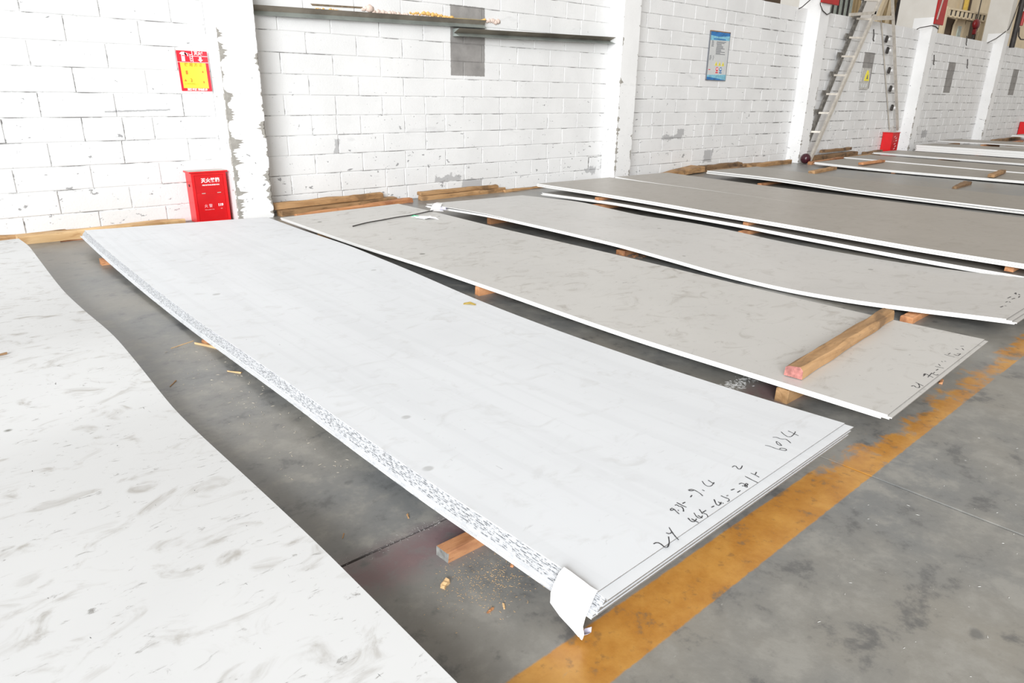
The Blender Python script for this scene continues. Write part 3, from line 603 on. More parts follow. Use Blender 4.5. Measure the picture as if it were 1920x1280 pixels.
# planks along the wall foot
PL = [((-.6, 7.53), (1.90, 7.575), .05, .055, M_woodl, 'long thin plank against the wall behind the leftmost sheets', 50, 0, 0, (1, .5)),
      ((.05, 7.44), (1.10, 7.46), .07, .06, M_wood, 'short brown plank in front of the thin wall plank at far left', 51, 0, 0, (1, 1)),
      ((.70, 7.31), (2.10, 7.36), .13, .075, M_woodl, 'thick pale splintered plank between the scuffed sheets and the foreground stack', 52, 0, 0, (1, 1)),
      ((1.0, 7.20), (1.6, 7.22), .03, .012, M_woodo, 'thin reddish splinter strip in front of the thick pale plank', 53, 0, 0, (.3, 1)),
      ((3.0, 7.42), (4.50, 7.54), .09, .07, M_wood, 'upper honey coloured timber by the first pillar', 54, .068, .068, (1, .9)),
      ((3.10, 7.36), (4.68, 7.53), .12, .06, M_wood, 'lower timber carrying the honey coloured one by the first pillar', 55, 0, 0, (1, 1)),
      ((3.22, 7.22), (4.85, 7.42), .09, .05, M_woodo, 'front bark edged orange timber by the first pillar', 56, 0, 0, (.5, 1)),
      ((5.02, 7.46), (6.45, 7.50), .11, .055, M_wood, 'lower timber of the pair below the patched wall area', 57, 0, 0, (1, 1)),
      ((5.02, 7.48), (6.35, 7.52), .09, .045, M_wood, 'upper split timber of the pair below the patched wall area', 58, .060, .060, (1, .8)),
      ((6.40, 7.42), (7.30, 7.50), .06, .035, M_wood, 'thin timber right of the pair, reaching behind the raised sheets', 59, 0, 0, (1, .4)),
      ((8.75, 7.10), (11.1, 7.45), .30, .10, M_wood, 'wedge shaped yellow plank beside the second pillar', 60, 0, .02, (.12, 1)),
      ((11.15, 7.44), (12.6, 7.50), .13, .11, M_woodd, 'dark timber against the wall at the wedge plank end', 61, .0, .0, (1, 1)),
      ((11.2, 7.20), (12.3, 7.22), .12, .06, M_woodd, 'dark brown timber behind the fanned stack corner', 62, 0, 0, (1, 1)),
      ((12.7, 7.35), (14.4, 7.40), .10, .075, M_wood, 'long timber along the wall before the third pillar', 63, 0, 0, (1, 1)),
      ((12.75, 7.53), (13.8, 7.55), .08, .06, M_woodd, 'short dark timber against the wall left of the ball', 64, 0, 0, (1, .7)),
      ((14.5, 7.0), (16.4, 7.20), .10, .06, M_woodo, 'orange brown batten right of the third pillar foot', 65, 0, 0, (1, 1)),
      ((15.4, 7.40), (17.8, 7.52), .16, .11, M_woodd, 'thick dark plank at the foot of the ladder', 66, 0, 0, (1, 1)),
      ((15.9, 7.47), (17.6, 7.55), .07, .06, M_woodd, 'reddish plank lying on the thick dark one', 67, .150, .150, (1, 1)),
      ((17.9, 7.30), (19.2, 7.48), .16, .10, M_woodd, 'dark plank left of the far red cabinet', 68, 0, 0, (1, .8)),
      ((16.6, 7.10), (18.4, 7.20), .10, .07, M_wood, 'yellow edged batten in front of the thick dark plank', 69, 0, 0, (1, 1)),
      ((21.2, 7.25), (24.5, 7.35), .15, .10, M_woodd, 'dark plank beyond the fourth pillar', 70, 0, 0, (1, 1)),
      ((28.0, 7.35), (31.5, 7.5), .15, .10, M_woodd, 'dark plank beyond the fifth pillar', 73, 0, 0, (1, 1))]
for (a, b, wd, ht, m, lab, sd, za, zb, tp) in PL:
    timber('timber_plank', a, b, wd, ht, m, lab, 'timber', 'timbers along the wall foot', seed=sd, z0=za, z1=zb, taper=tp, rough=.008, wane=.016, seg=16)

# ------------------------------------------------------------------ text helper
def text(body, size, mat, parent, loc, rot, name='lettering', sx=1.0, bold=0.0, shear=0):
    cu = bpy.data.curves.new('t', 'FONT'); cu.body = body; cu.size = size; cu.align_x = 'CENTER'; cu.align_y = 'CENTER'; cu.extrude = .0006; cu.offset = bold; cu.shear = shear
    cu.resolution_u = 2
    to = bpy.data.objects.new('t', cu); COL.objects.link(to); bpy.context.view_layer.update()
    me = bpy.data.meshes.new_from_object(to.evaluated_get(bpy.context.evaluated_depsgraph_get())); bpy.data.objects.remove(to); me.name = name
    me.materials.clear()
    o = link(name, me, parent, mat); o.location = loc; o.rotation_euler = rot; o.scale = (sx, 1, 1)
    return o
RX = (math.pi/2, 0, 0)      # text on a face looking towards -Y
def polyplate(name, pts, y0, y1, mat, parent):
    """flat plate in the XZ plane"""
    bm = bmesh.new(); f = [bm.verts.new((x, y0, z)) for x, z in pts]; b = [bm.verts.new((x, y1, z)) for x, z in pts]
    bm.faces.new(f); bm.faces.new(b[::-1])
    for i in range(len(pts)): j = (i+1) % len(pts); bm.faces.new((f[i], b[i], b[j], f[j]))
    return link(name, bm_mesh(name, bm), parent, mat)
# ------------------------------------------------------------------ red extinguisher cabinets
def cabinet(loc, rz, label, w_=.345, h_=.50, dp=.17, full=True):
    t = empty('extinguisher_cabinet', loc, rz); tag(t, label, 'cabinet')
    bm = bmesh.new(); box(bm, -w_/2, w_/2, -dp, 0, 0, h_)       # carcass
    bmesh.ops.bevel(bm, geom=bm.edges[:], offset=.003, segments=1, affect='EDGES'); link('body', bm_mesh('body', bm), t, M_red)
    bm = bmesh.new(); box(bm, -w_/2-.018, w_/2+.018, -dp-.022, 0, h_, h_+.016); bmesh.ops.bevel(bm, geom=bm.edges[:], offset=.003, segments=1, affect='EDGES')
    for f in bm.faces: f.material_index = 1 if f.calc_center_median().z > h_+.0155 else 0
    link('lid', bm_mesh('lid', bm), t, [M_red, M_lid])
    bm = bmesh.new()                                            # frame round the doors
    for q in ((-w_/2, -w_/2+.028, .0, h_-.002), (w_/2-.028, w_/2, .0, h_-.002), (-w_/2+.028, w_/2-.028, h_-.022, h_-.002), (-w_/2+.028, w_/2-.028, 0, .02)):
        box(bm, q[0], q[1], -dp-.008, -dp+.001, q[2], q[3])
    link('frame', bm_mesh('frame', bm), t, M_red)
    up = boxo('door', -w_/2+.031, w_/2-.031, -dp-.004, -dp-.0005, .298, h_-.025, M_redd, t, .001)
    lo = boxo('door', -w_/2+.031, w_/2-.031, -dp-.004, -dp-.0005, .023, .292, M_redd, t, .001)
    for xx in (-.07, .085):
        boxo('hinge', xx-.018, xx+.018, -dp-.0075, -dp-.004, .2915, .2985, M_alu, t)
    if full:
        def on(door, b, s, m, x, z, sx=1, bold=0):
            c = door.location; text(b, s, m, door, (x-c[0], -dp-.0052-c[1], z-c[2]), RX, sx=sx, bold=bold)
        on(up, '灭火器箱', .049, M_white, .012, .42, .95, .0012); on(up, 'FIRE EXTINGUISHER BOX', .0165, M_white, .012, .376, .92, .0006)
        on(lo, '火 警', .036, M_pinkw, -.038, .165, 1, .0004); on(lo, '119', .036, M_white, .085, .168, 1, .0016)
        on(lo, 'FIRE ALARM CALL', .012, M_pinkw, -.030, .128); on(lo, '119', .012, M_white, .09, .130)
        lt = boxo('latch', -w_/2-.006, -w_/2, -.10, -.08, .36, .385, M_black, t)
    else:
        for q, (xx, zz) in enumerate(((-.06, .40), (.03, .36), (.06, .30), (0, .22), (.07, .16), (.02, .10))):
            polyplate('torn_label', [(xx-.05, zz-.012), (xx+.05, zz+.008), (xx+.045, zz+.03), (xx-.045, zz+.014)], -dp-.010, -dp-.0085, M_pinkw, t)
    return t
cabinet((2.425, D-.005, 0), 0, 'red floor cabinet with white lettering beside the nearest pillar')
c2 = cabinet((19.72, D-.01, .0), .0, 'red floor cabinet with torn white labels left of the fourth pillar', w_=.45, h_=.50, dp=.24, full=False)
cabinet((31.9, D-.02, .1), 0, 'small red cabinet at the right edge of the picture', w_=.5, h_=.5, dp=.2, full=False)
# bent clip on top of second cabinet
tube('wire_clip', [(19.85, D-.08, .516), (19.82, D-.08, .60), (19.90, D-.08, .66), (19.98, D-.08, .58), (20.0, D-.08, .516)], .008, M_alu); tag(bpy.data.objects['wire_clip'], 'bent grey wire clip standing on the far red cabinet', 'clip')
# ------------------------------------------------------------------ sticker left of first pillar
t = empty('extinguisher_sticker', (2.475, D-.002, 1.28)); tag(t, 'red and yellow fire extinguisher instruction sticker on the wall above the nearest cabinet', 'sticker')
def curl(name, x0, x1, z0, z1, mat, dy, n_=8):
    bm = bmesh.new(); rows = []
    def P(x, z, o): 
        c = max(0, (x-.04)/.11)**2*.016+max(0, (-x-.09)/.06)**2*.006
        sk = (z/.37-.5)*-.008
        return (x+sk, -.003-c-o, z)
    for side in (0, .0012):
        rows.append([[bm.verts.new(P(x0+(x1-x0)*i/n_, z0+(z1-z0)*j, dy+side)) for i in range(n_+1)] for j in (0, 1)])
    for s_ in (0, 1):
        for i in range(n_):
            a = rows[s_]; bm.faces.new((a[0][i], a[0][i+1], a[1][i+1], a[1][i]))
    for i in range(n_):
        for j in (0, 1): bm.faces.new((rows[0][j][i], rows[0][j][i+1], rows[1][j][i+1], rows[1][j][i]))
    for i in (0, n_): bm.faces.new((rows[0][0][i], rows[1][0][i], rows[1][1][i], rows[0][1][i]))
    return link(name, bm_mesh(name, bm), t, mat)
curl('backing', -.145, .145, 0, .372, M_sred, 0)
curl('yellow_panel', -.122, .118, .028, .262, M_yel, .0016)
curl('white_rule', -.145, .145, .266, .269, M_white, .0016); curl('white_rule', .008, .145, .323, .327, M_white, .0016)
curl('white_rule', .003, .008, .268, .372, M_white, .0016, 1)
yo = -.0072
text('灭火器', .036, M_white, t, (.072, yo-.002, .349), RX, bold=.0010)
text('使 用 方 法', .036, M_brown, t, (0, yo-.002, .243), RX, bold=.0006)
text('消防设施 请勿乱动', .0235, M_white, t, (.01, yo-.002, .0135), RX, bold=.0008)
polyplate('arrow', [(.063, .318), (.085, .318), (.085, .294), (.100, .294), (.074, .272), (.048, .294), (.063, .294)], yo-.002, yo, M_white, t)
polyplate('extinguisher_symbol', [(-.103, .276), (-.072, .276), (-.072, .338), (-.075, .352), (-.06, .354), (-.045, .35), (-.038, .322), (-.046, .322), (-.052, .345), (-.072, .362), (-.098, .360), (-.118, .345), (-.112, .338), (-.100, .344), (-.103, .336)], yo-.001, yo+.001, M_white, t)
polyplate('symbol_label', [(-.098, .322), (-.075, .322), (-.075, .330), (-.098, .330)], yo-.002, yo-.001, M_sred, t)
for q in range(4): polyplate('flame', [(-.040+q*.004, .352-q*.018), (-.018, .337-q*.018), (-.004, .342-q*.018), (-.006, .334-q*.018), (-.02, .330-q*.018)], yo-.001, yo+.001, M_white, t)
for (a, b, c_, d_, m) in ((-.082, -.062, .155, .190, M_orange), (.075, .098, .172, .190, M_orange), (.075, .088, .075, .095, M_orange)):
    polyplate('print_mark', [(a, c_), (b, c_), (b, d_), (a, d_)], yo-.002, yo, m, t)
polyplate('print_mark', [(-.105, .09), (-.08, .09), (-.092, .112)], yo-.002, yo, M_orange, t)
polyplate('print_mark', [(-.045, .085), (-.035, .115), (-.05, .112), (-.038, .122), (-.028, .110), (-.028, .085), (-.034, .082)], yo-.002, yo, M_brown, t)
for q in range(7): polyplate('print_line', [(-.11+.03*(q % 3), .062+.008*(q % 2)), (-.03+.03*(q % 3), .062+.008*(q % 2)), (-.03+.03*(q % 3), .0635+.008*(q % 2)), (-.11+.03*(q % 3), .0635+.008*(q % 2))], yo-.0015, yo-.001, M_brown, t)
# ------------------------------------------------------------------ blue notice board
t = empty('notice_board', (11.60, D-.002, 1.59)); tag(t, 'tall blue edged notice board with warning symbols on the wall between second and third pillar', 'sign')
link_ = lambda nm, a, b, c_, d_, m, y0=-.022, y1=-.020: polyplate(nm, [(a, c_), (b, c_), (b, d_), (a, d_)], y0, y1, m, t)
boxo('panel', -.305, .305, -.020, 0, 0, .80, M_board, t, .003)
link_('frame', -.31, -.300, 0, .80, M_txt, -.024, 0); link_('frame', .300, .31, 0, .80, M_txt, -.024, 0); link_('frame', -.31, .31, -.006, .004, M_txt, -.024, 0); link_('frame', -.31, .31, .796, .812, M_woodd, -.024, 0)
polyplate('blue_header', [(-.30, .735), (-.05, .72), (.30, .745), (.30, .796), (-.30, .796)], -.0225, -.020, M_blue, t)
polyplate('light_blue_header', [(-.30, .655), (.30, .67), (.30, .745), (-.05, .72), (-.30, .735)], -.0222, -.020, M_lblue, t)
polyplate('light_blue_footer', [(-.30, .05), (.30, .004), (.30, .10), (-.30, .085)], -.0222, -.020, M_lblue, t)
polyplate('blue_footer', [(-.30, .004), (.30, .004), (.05, .03), (-.30, .055)], -.0225, -.020, M_blue, t)
for q in range(13): link_('heading_character', -.20+q*.030, -.20+q*.030+.022, .668, .692, M_blue, -.0236, -.0226)
rq = random.Random(8)
for q in range(12):
    x0 = -.10+rq.uniform(0, .02); link_('text_line', x0, x0+rq.uniform(.12, .30), .635-q*.0185, .635-q*.0185+.009, M_txt, -.0215, -.0205)
for q in range(6): link_('text_line', -.25, -.25+rq.uniform(.05, .08), .64-q*.017, .648-q*.017, M_txt, -.0215, -.0205)
for q in range(5): link_('text_line', -.27, -.27+rq.uniform(.03, .06), .40-q*.017, .408-q*.017, M_txt, -.0215, -.0205)
for q in range(4): link_('text_line', -.17, -.17+rq.uniform(.02, .04), .40-q*.022, .408-q*.022, M_txt, -.0215, -.0205)
for q in range(3):
    xx = -.045+q*.11; polyplate('warning_triangle', [(xx-.042, .245), (xx+.042, .245), (xx, .315)], -.0222, -.0205, M_yel, t); polyplate('warning_mark', [(xx-.008, .255), (xx+.008, .255), (xx+.004, .29), (xx-.004, .29)], -.0232, -.0222, M_txt, t)
for xx, m in ((-.0, M_sred), (.115, M_blue)):
    polyplate('round_symbol', [(xx+.038*math.cos(a*math.pi/8), .185+.038*math.sin(a*math.pi/8)) for a in range(16)], -.0222, -.0205, m, t)
    polyplate('symbol_centre', [(xx+.020*math.cos(a*math.pi/5), .190+.020*math.sin(a*math.pi/5)) for a in range(10)], -.0232, -.0222, M_white, t)
    link_('symbol_caption', xx-.04, xx+.04, .12, .137, m, -.0222, -.0205)
link_('text_line', -.27, -.21, .168, .180, M_sred, -.0215, -.0205)
# ------------------------------------------------------------------ yellow warning card
t = empty('warning_card', (17.86, D-.004, 1.53)); tag(t, 'small yellow warning triangle card in a plastic wallet between third and fourth pillar', 'sign')
boxo('wallet', -.23, .22, -.020, 0, 0, .47, M_plastic, t, .002)
polyplate('yellow_card', [(-.08, .19), (.18, .19), (.15, .30), (.08, .42), (.02, .42), (-.05, .30)], -.026, -.020, M_yel, t)
polyplate('black_bolt', [(.02, .23), (.10, .23), (.07, .33), (.05, .33)], -.029, -.026, M_txt, t)
for q in range(3): polyplate('fold', [(-.18+q*.12, .04), (-.12+q*.12, .05), (-.12+q*.12, .14), (-.17+q*.12, .12)], -.027, -.020, M_board, t)
# ------------------------------------------------------------------ steel angles on the wall
def angle(name, p0, p1, h, label, dy=.06):
    o0 = Vector((p0[0], D-.012, p0[1])); bm = bmesh.new(); rr = []
    for (x, z) in (p0, p1):
        rr.append([bm.verts.new((x-o0.x, y, z-o0.z+q)) for (y, q) in ((0, 0), (-dy, 0), (-.022, h*.45), (-dy, h), (0, h))])
    n_ = 5
    for k in range(n_):
        j = (k+1) % n_; f = bm.faces.new((rr[0][k], rr[0][j], rr[1][j], rr[1][k])); f.material_index = 1 if k == 2 else 0
    bm.faces.new(rr[0][::-1]); bm.faces.new(rr[1])
    o = link(name, bm_mesh(name, bm), None, [M_steelg, M_steelb]); o.location = o0; tag(o, label, 'steel angle'); return o
angle('steel_angle', (3.04, 2.020), (6.17, 2.094), .092, 'left steel angle on the wall starting behind the nearest pillar', .075)
b2 = angle('steel_angle', (5.68, 1.972), (8.70, 2.042), .088, 'right steel angle on the wall ending at the second pillar with a rusty plate', .135)
pt = polyplate('end_plate', [(0, -.085), (.07, -.02), (.055, .085), (-.02, .02)], -.150, -.136, M_rust, b2); pt.location = (2.98, 0, .10)
hl = polyplate('bolt_hole', [(.022, .018), (.034, .018), (.034, .032), (.022, .032)], -.1515, -.150, M_white, b2); hl.location = (2.98, 0, .10)
# dried foam and paint along the angle
def lumps(name, pts, mat, label, seed):
    r_ = random.Random(seed); bm = bmesh.new(); o0 = Vector((pts[0][0], D, pts[0][1]))
    for (a, b) in zip(pts, pts[1:]):
        m = max(3, int((b[0]-a[0])/.014))
        for i in range(m):
            t_ = i/m; x = a[0]+(b[0]-a[0])*t_+r_.uniform(-.01, .01); z = a[1]+(b[1]-a[1])*t_+r_.uniform(-.012, .010); s = (a[2]+(b[2]-a[2])*t_)*r_.uniform(.4, 1.1)
            q = bmesh.ops.create_icosphere(bm, subdivisions=1, radius=s, matrix=Matrix.Translation((x-o0.x, -.006, z-o0.z)) @ Matrix.Diagonal((1.3, .55, 1, 1)))
    o = link(name, bm_mesh(name, bm), wall, mat); o.location = (o0.x-A, 0, o0.z); o['label'] = label; o['kind'] = 'stuff'
    smooth(o.data); return o
lumps('dried_foam', [(4.42, 2.17, .02), (4.50, 2.20, .045), (4.58, 2.16, .03), (5.0, 2.165, .022), (5.35, 2.165, .015)], M_foamp, 'pinkish dried foam above the left steel angle', 1)
lumps('dried_foam', [(5.05, 2.185, .014), (5.3, 2.20, .022), (5.62, 2.185, .026), (5.72, 2.18, .02)], M_foamo, 'orange dried foam above the left steel angle', 2)
lumps('dried_foam', [(6.16, 2.185, .028), (6.22, 2.19, .03)], M_foamo, 'orange foam blob at the patch edge', 3)
lumps('dried_foam', [(6.24, 2.19, .026), (6.42, 2.195, .034), (6.46, 2.195, .02)], M_foamp, 'pink foam blob right of the patch', 4)
lumps('dried_foam', [(3.84, 2.135, .010), (4.05, 2.14, .014), (4.15, 2.14, .006)], M_foamo, 'small orange foam strip', 5)
q = polyplate('paint_strip', [(5.70-A, 2.185), (6.18-A, 2.195), (6.18-A, 2.14), (5.70-A, 2.14)], -.014, .004, M_foamy, wall); q['label'] = 'yellow painted strip across the bare patch'
q = polyplate('wall_chase', [(3.78-A, 2.185), (4.42-A, 2.205), (4.40-A, 2.185), (3.80-A, 2.165)], -.0045, .004, M_chase, wall); q['label'] = 'dark chased groove'
# ------------------------------------------------------------------ ball at the third pillar
bm = bmesh.new(); bmesh.ops.create_uvsphere(bm, u_segments=24, v_segments=16, radius=.105)
me = bm_mesh('ball', bm); smooth(me); o = link('ball', me, None, M_maroon); o.location = (14.62, 7.17, .105); tag(o, 'dark maroon ball at the foot of the third pillar', 'ball')
bb = boxo('ball_base', 0, 0, 0, 0, 0, 0, M_maroon, None) if False else None
# ------------------------------------------------------------------ ladder and leaning pole in the third bay
def bar(bm, a, b, w1, w2):
    a = Vector(a); b = Vector(b); t = (b-a).normalized(); u = t.cross(Vector((0, 1, 0))).normalized(); v = t.cross(u); vs = []
    for p in (a, b):
        for s1, s2 in ((-1, -1), (1, -1), (1, 1), (-1, 1)): vs.append(bm.verts.new(p+u*w1*s1/2+v*w2*s2/2))
    for f in ((3, 2, 1, 0), (4, 5, 6, 7), (0, 1, 5, 4), (1, 2, 6, 5), (2, 3, 7, 6), (3, 0, 4, 7)): bm.faces.new([vs[i] for i in f])
def barpart(name, segs, w1, w2, mat, parent):
    bm = bmesh.new()
    for a, b in segs: bar(bm, a, b, w1, w2)
    return link(name, bm_mesh(name, bm), parent, mat)
t = empty('step_ladder', (15.1, D-.30, 0)); tag(t, 'tall worn aluminium ladder leaning at a slant right of the third pillar', 'ladder')
lad = lambda x, z, y=0: (x-15.1, y, z)
def LP(s, off=0): return (15.12+s*(17.62-15.12)+off, .03+s*(3.95-.03))
barpart('rail', [(lad(*LP(0)), lad(*LP(1)))], .085, .05, M_alu, t)
barpart('rail', [(lad(*LP(0.02, -.02), .20), lad(*LP(1, -.36), .20))], .11, .04, M_alud, t)
for k in range(1, 10):
    s_ = .05+k*.1; a = LP(s_); b = LP(s_, -.05-.36*s_)
    barpart('rung', [(lad(a[0], a[1]), lad(b[0]-.02, b[1], .20))], .04, .05, M_alu, t)
    barpart('rung_bracket', [(lad(b[0]-.18, b[1]+.03, .20), lad(b[0]+.04, b[1]+.03, .20))], .09, .03, M_alud, t)
barpart('cross_bar', [(lad(15.9, 2.98), lad(17.1, 3.11))], .06, .05, M_alu, t)
t = empty('leaning_pole', (20.2, D-.10, .56)); tag(t, 'thin grey pole with small clamps leaning above the far red cabinet', 'pole')
barpart('pole', [((-.03, 0, 0), (-2.55, -.12, 3.6))], .055, .05, M_alu, t)
def PP(z): return -.03-2.52*(z/3.6)
for z in (.55, 1.0, 1.42, 1.86, 2.1): 
    barpart('clamp', [((PP(z)-.20, .03, z-.06), (PP(z)-.16, .03, z+.07))], .08, .04, M_dark, t)
    barpart('clip', [((PP(z)-.15, -.02, z-.03), (PP(z)-.12, -.02, z+.02))], .05, .03, M_white, t)
barpart('tie_strip', [((-.35, .08, .0), (-2.05, .08, 2.5))], .05, .006, M_alu, t)
tb = barpart('cross_bar', [((PP(2.55)-.02, -.08, 2.55), (PP(2.55)-1.0, -.08, 2.47))], .09, .05, M_alu, t)
# small torn papers / hooks on the far bays
for q, (x, z) in enumerate(((16.95+.9, 2.62), (21.9, 2.25), (24.6, 2.25), (24.1, 2.85))):
    t = empty('wall_hook', (x, D-.012, z)); tag(t, ['dark wall hook with torn white paper above the warning card', 'wall hook with white paper right of the fourth pillar', 'wall hook with white tape right of the far bare patch', 'white torn paper below the wall top behind the far bay'][q], 'hook', 'torn papers on wall hooks')
    tube('hook', [(0, 0, .22), (.02, -.02, .1), (0, -.03, 0), (.05, -.03, -.03)], .012, M_dark, t); polyplate('paper_scrap', [(-.07, -.25), (-.02, -.22), (.05, -.02), (.0, -.0), (-.03, -.06)], -.014, -.010, M_white, t)
# ------------------------------------------------------------------ red boards, cables and pipe on the pillars
def board(x0, x1, z0, z1, lab):
    t = empty('red_board', (x0, YF, z0)); tag(t, lab, 'sign')
    bm = bmesh.new(); box(bm, 0, x1-x0, -.045, -.004, 0, z1-z0); bmesh.ops.bevel(bm, geom=bm.edges[:], offset=.006, segments=1, affect='EDGES'); link('board', bm_mesh('board', bm), t, M_redb)
    barpart('mounting_strap', [((.05, -.06, .1), (.30, -.06, z1-z0-.1))], .04, .02, M_alu, t)
board(14.56, 15.28, 3.10, 3.7, 'red board fixed on the third pillar above the wall')
board(20.62, 21.20, 3.13, 4.2, 'red board with a grey strap on the fourth pillar above the wall')
def cable(pts, lab, r=.011): o = tube('cable', pts, r, M_dark); tag(o, lab, 'cable')
cable([(14.53, YF-.02, 3.09), (14.55, YF-.02, 3.05), (14.68, YF-.02, 2.96), (14.88, YF-.02, 2.905), (15.04, YF-.02, 2.95), (15.06, YF-.02, 3.09)], 'thin cable hanging in a loop on the third pillar', .009)
cable([(13.85, YF+.05, 2.93), (13.92, YF+.02, 2.97), (14.15, YF+.0, 3.11), (14.35, YF-.01, 3.4)], 'thin cable rising left of the third pillar', .009)
cable([(19.75, YF+.03, 2.95), (20.1, YF+.1, 3.01), (20.54, YF-.013, 3.085), (20.8, YF-.013, 3.08), (21.02, YF-.013, 3.04), (21.1, YF+.10, 3.0)], 'thin cable wrapped across the fourth pillar at wall top height', .011)
cable([(26.0, D-.03, 2.99), (26.45, D-.1, 3.13), (26.70, YF-.03, 3.4), (26.9, YF-.03, 3.7), (27.15, YF-.03, 4.3)], 'thin dark cable slanting up the fifth pillar', .012)
o = tube('drain_pipe', [(27.22, YF-.08, 2.9), (27.22, YF-.08, 5.5)], .075, M_dark, n=10); tag(o, 'black pipe on the right side of the fifth pillar', 'pipe')
o = tube('striped_pipe', [(27.55, YF-.1, 3.55), (27.60, YF-.1, 3.95)], .05, M_redb, n=8); tag(o, 'short red pipe section beside the black pipe', 'pipe')
o = tube('white_pipe', [(27.60, YF-.1, 3.96), (27.66, YF-.1, 4.4)], .055, M_white, n=8); tag(o, 'white pipe section above the red one', 'pipe')
cable([(27.45, YF-.1, 3.5), (27.5, YF-.12, 3.25), (27.8, YF-.12, 3.17), (28.5, YF-.1, 3.2)], 'white flex curling below the red pipe', .02)
# ------------------------------------------------------------------ neighbouring hall seen over the wall
YB = D+6.0
bm = bmesh.new()
def ribs(x0, x1, z0, z1, y, pitch_):
    k = int((x1-x0)/pitch_)
    for i in range(k):
        a = x0+i*pitch_; vs = [bm.verts.new(p) for p in ((a, y, z0), (a+pitch_*.5, y, z0), (a+pitch_*.62, y-.05, z0), (a+pitch_*.88, y-.05, z0), (a+pitch_, y, z0))]
        vt = [bm.verts.new((v.co.x, v.co.y, z1)) for v in vs]
        for j in range(4): bm.faces.new((vs[j], vs[j+1], vt[j+1], vt[j]))
ribs(16, 31.0, 0, 7.2, YB+.3, .30)
o = link('wall_far', bm_mesh('wall_far', bm), None, M_creamd); tag(o, 'tan ribbed cladding of the neighbouring hall seen over the block wall', kind='structure')
bm = bmesh.new(); ribs(33, 39, 0, 7.2, YB+.3, .30); o = link('wall_far_middle', bm_mesh('wall_far_middle', bm), None, M_creamd); tag(o, 'tan ribbed cladding right of the bright opening', kind='structure')
o = boxo('wall_far_right', 39, 60, YB+.6, YB+.8, 0, 8.5, M_cream); tag(o, 'cream wall of the neighbouring hall', kind='structure')
def thing(name, parts, lab, cat, mats):
    t = empty(name, parts[0][1]); tag(t, lab, cat)
    for nm, c, size, m in parts:
        bm = bmesh.new(); box(bm, -size[0]/2, size[0]/2, -size[1]/2, size[1]/2, 0, size[2]); bmesh.ops.bevel(bm, geom=bm.edges[:], offset=min(size)*.08, segments=1, affect='EDGES')
        p_ = link(nm, bm_mesh(nm, bm), t, m); p_.location = Vector(c)-Vector(parts[0][1])
    return t
# glazed ribbed strip behind the third pillar
t = empty('glazed_screen', (27.6, YB, 3.4)); tag(t, 'green grey glazed screen with dark bars behind the third pillar', 'screen')
for k in range(5):
    p_ = boxo('pane', .05+k*.42, .37+k*.42, -.01, .01, 0, 2.2, M_glaz, t); b_ = boxo('bar', -.03+k*.42, .05+k*.42, -.05, .04, 0, 2.2, M_dark, t)
thing('brown_post', [('post', (24.6, YB, 0), (.25, .25, 6.5), M_brownp), ('brace', (23.4, YB, 4.3), (1.9, .12, .5), M_brownp)], 'dark brown post and rail behind the wall left of the third pillar', 'post', None)
t = empty('cream_truss', (30, YB-1.2, 3.6)); tag(t, 'cream steel truss behind the ladder top', 'truss')
barpart('chord', [((-.9, 0, .1), (.2, 0, 2.2))], .22, .12, M_cream, t); barpart('strut', [((.15, 0, -.2), (.35, 0, 2.2))], .14, .10, M_cream, t); barpart('strut', [((.95, 0, .0), (1.05, 0, 2.2))], .10, .10, M_dark, t)
barpart('chord', [((-1.2, 0, -.0), (3.2, 0, .22))], .14, .12, M_cream, t)
t = empty('dark_hoist_unit', (33.4, YB-.6, 5.1)); tag(t, 'dark machine hanging high behind the wall left of the fourth pillar', 'machine')
for k in range(4): boxo('cylinder_unit', -.45+k*.5, -.05+k*.5, -.2, .2, 0, .9, M_dark, t, .05)
boxo('base_plate', -.5, 1.5, -.25, .25, -.08, .02, M_dark, t, .01)
# crane girder with slotted web in the bay between fourth and fifth pillar
YG = D+1.0
t = empty('slotted_girder', (25.1, YG, 3.70)); boxo('support_leg', -.16, -.02, -.06, .06, -3.70, .28, M_cream, t); boxo('support_leg', 3.47, 3.6, -.06, .06, -3.70, .34, M_cream, t); tag(t, 'cream girder with a row of dark slots behind the wall right of the fourth pillar', 'girder')
gx = lambda s: s*3.3
def gz(s): return .03+s*.09
bm = bmesh.new(); bar(bm, (0, 0, gz(0)+.20), (3.45, 0, gz(1)+.20), .05, .16); link('top_flange', bm_mesh('top_flange', bm), t, M_cream)
bm = bmesh.new(); bar(bm, (0, 0, gz(0)-.0), (3.45, 0, gz(1)-.0), .05, .10); link('bottom_flange', bm_mesh('bottom_flange', bm), t, M_cream)
bm = bmesh.new(); bar(bm, (0, -.03, gz(0)+.1), (3.45, -.03, gz(1)+.1), .18, .02); link('web', bm_mesh('web', bm), t, M_dark)
for k in range(10):
    x_ = .02+k*.375; bm = bmesh.new(); bar(bm, (x_+.05, -.05, gz(x_/3.45)), (x_+.06, -.05, gz(x_/3.45)+.2), .17, .03); link('stiffener', bm_mesh('stiffener', bm), t, M_cream)
t = empty('shaped_panels', (25.75, YG+.25, 0)); tag(t, 'cream waisted panels with brown hoarding behind the crane block', 'panel')
polyplate('brown_panel', [(-.2, 0), (1.45, 0), (1.45, 3.80), (-.2, 3.80)], .1, .14, M_brownp, t); polyplate('brown_panel', [(2.2, 0), (3.6, 0), (3.6, 3.90), (2.2, 3.90)], .1, .14, M_brownp, t)
polyplate('cream_panel', [(1.0, 0), (1.75, 0), (1.75, 3.55), (2.0, 3.70), (2.0, 3.85), (1.25, 3.85), (1.05, 3.60)], 0, .06, M_cream, t); polyplate('glazed_strip', [(1.30, 0), (1.62, 0), (1.62, 3.60), (1.34, 3.60)], -.03, -.0, M_glaz, t)
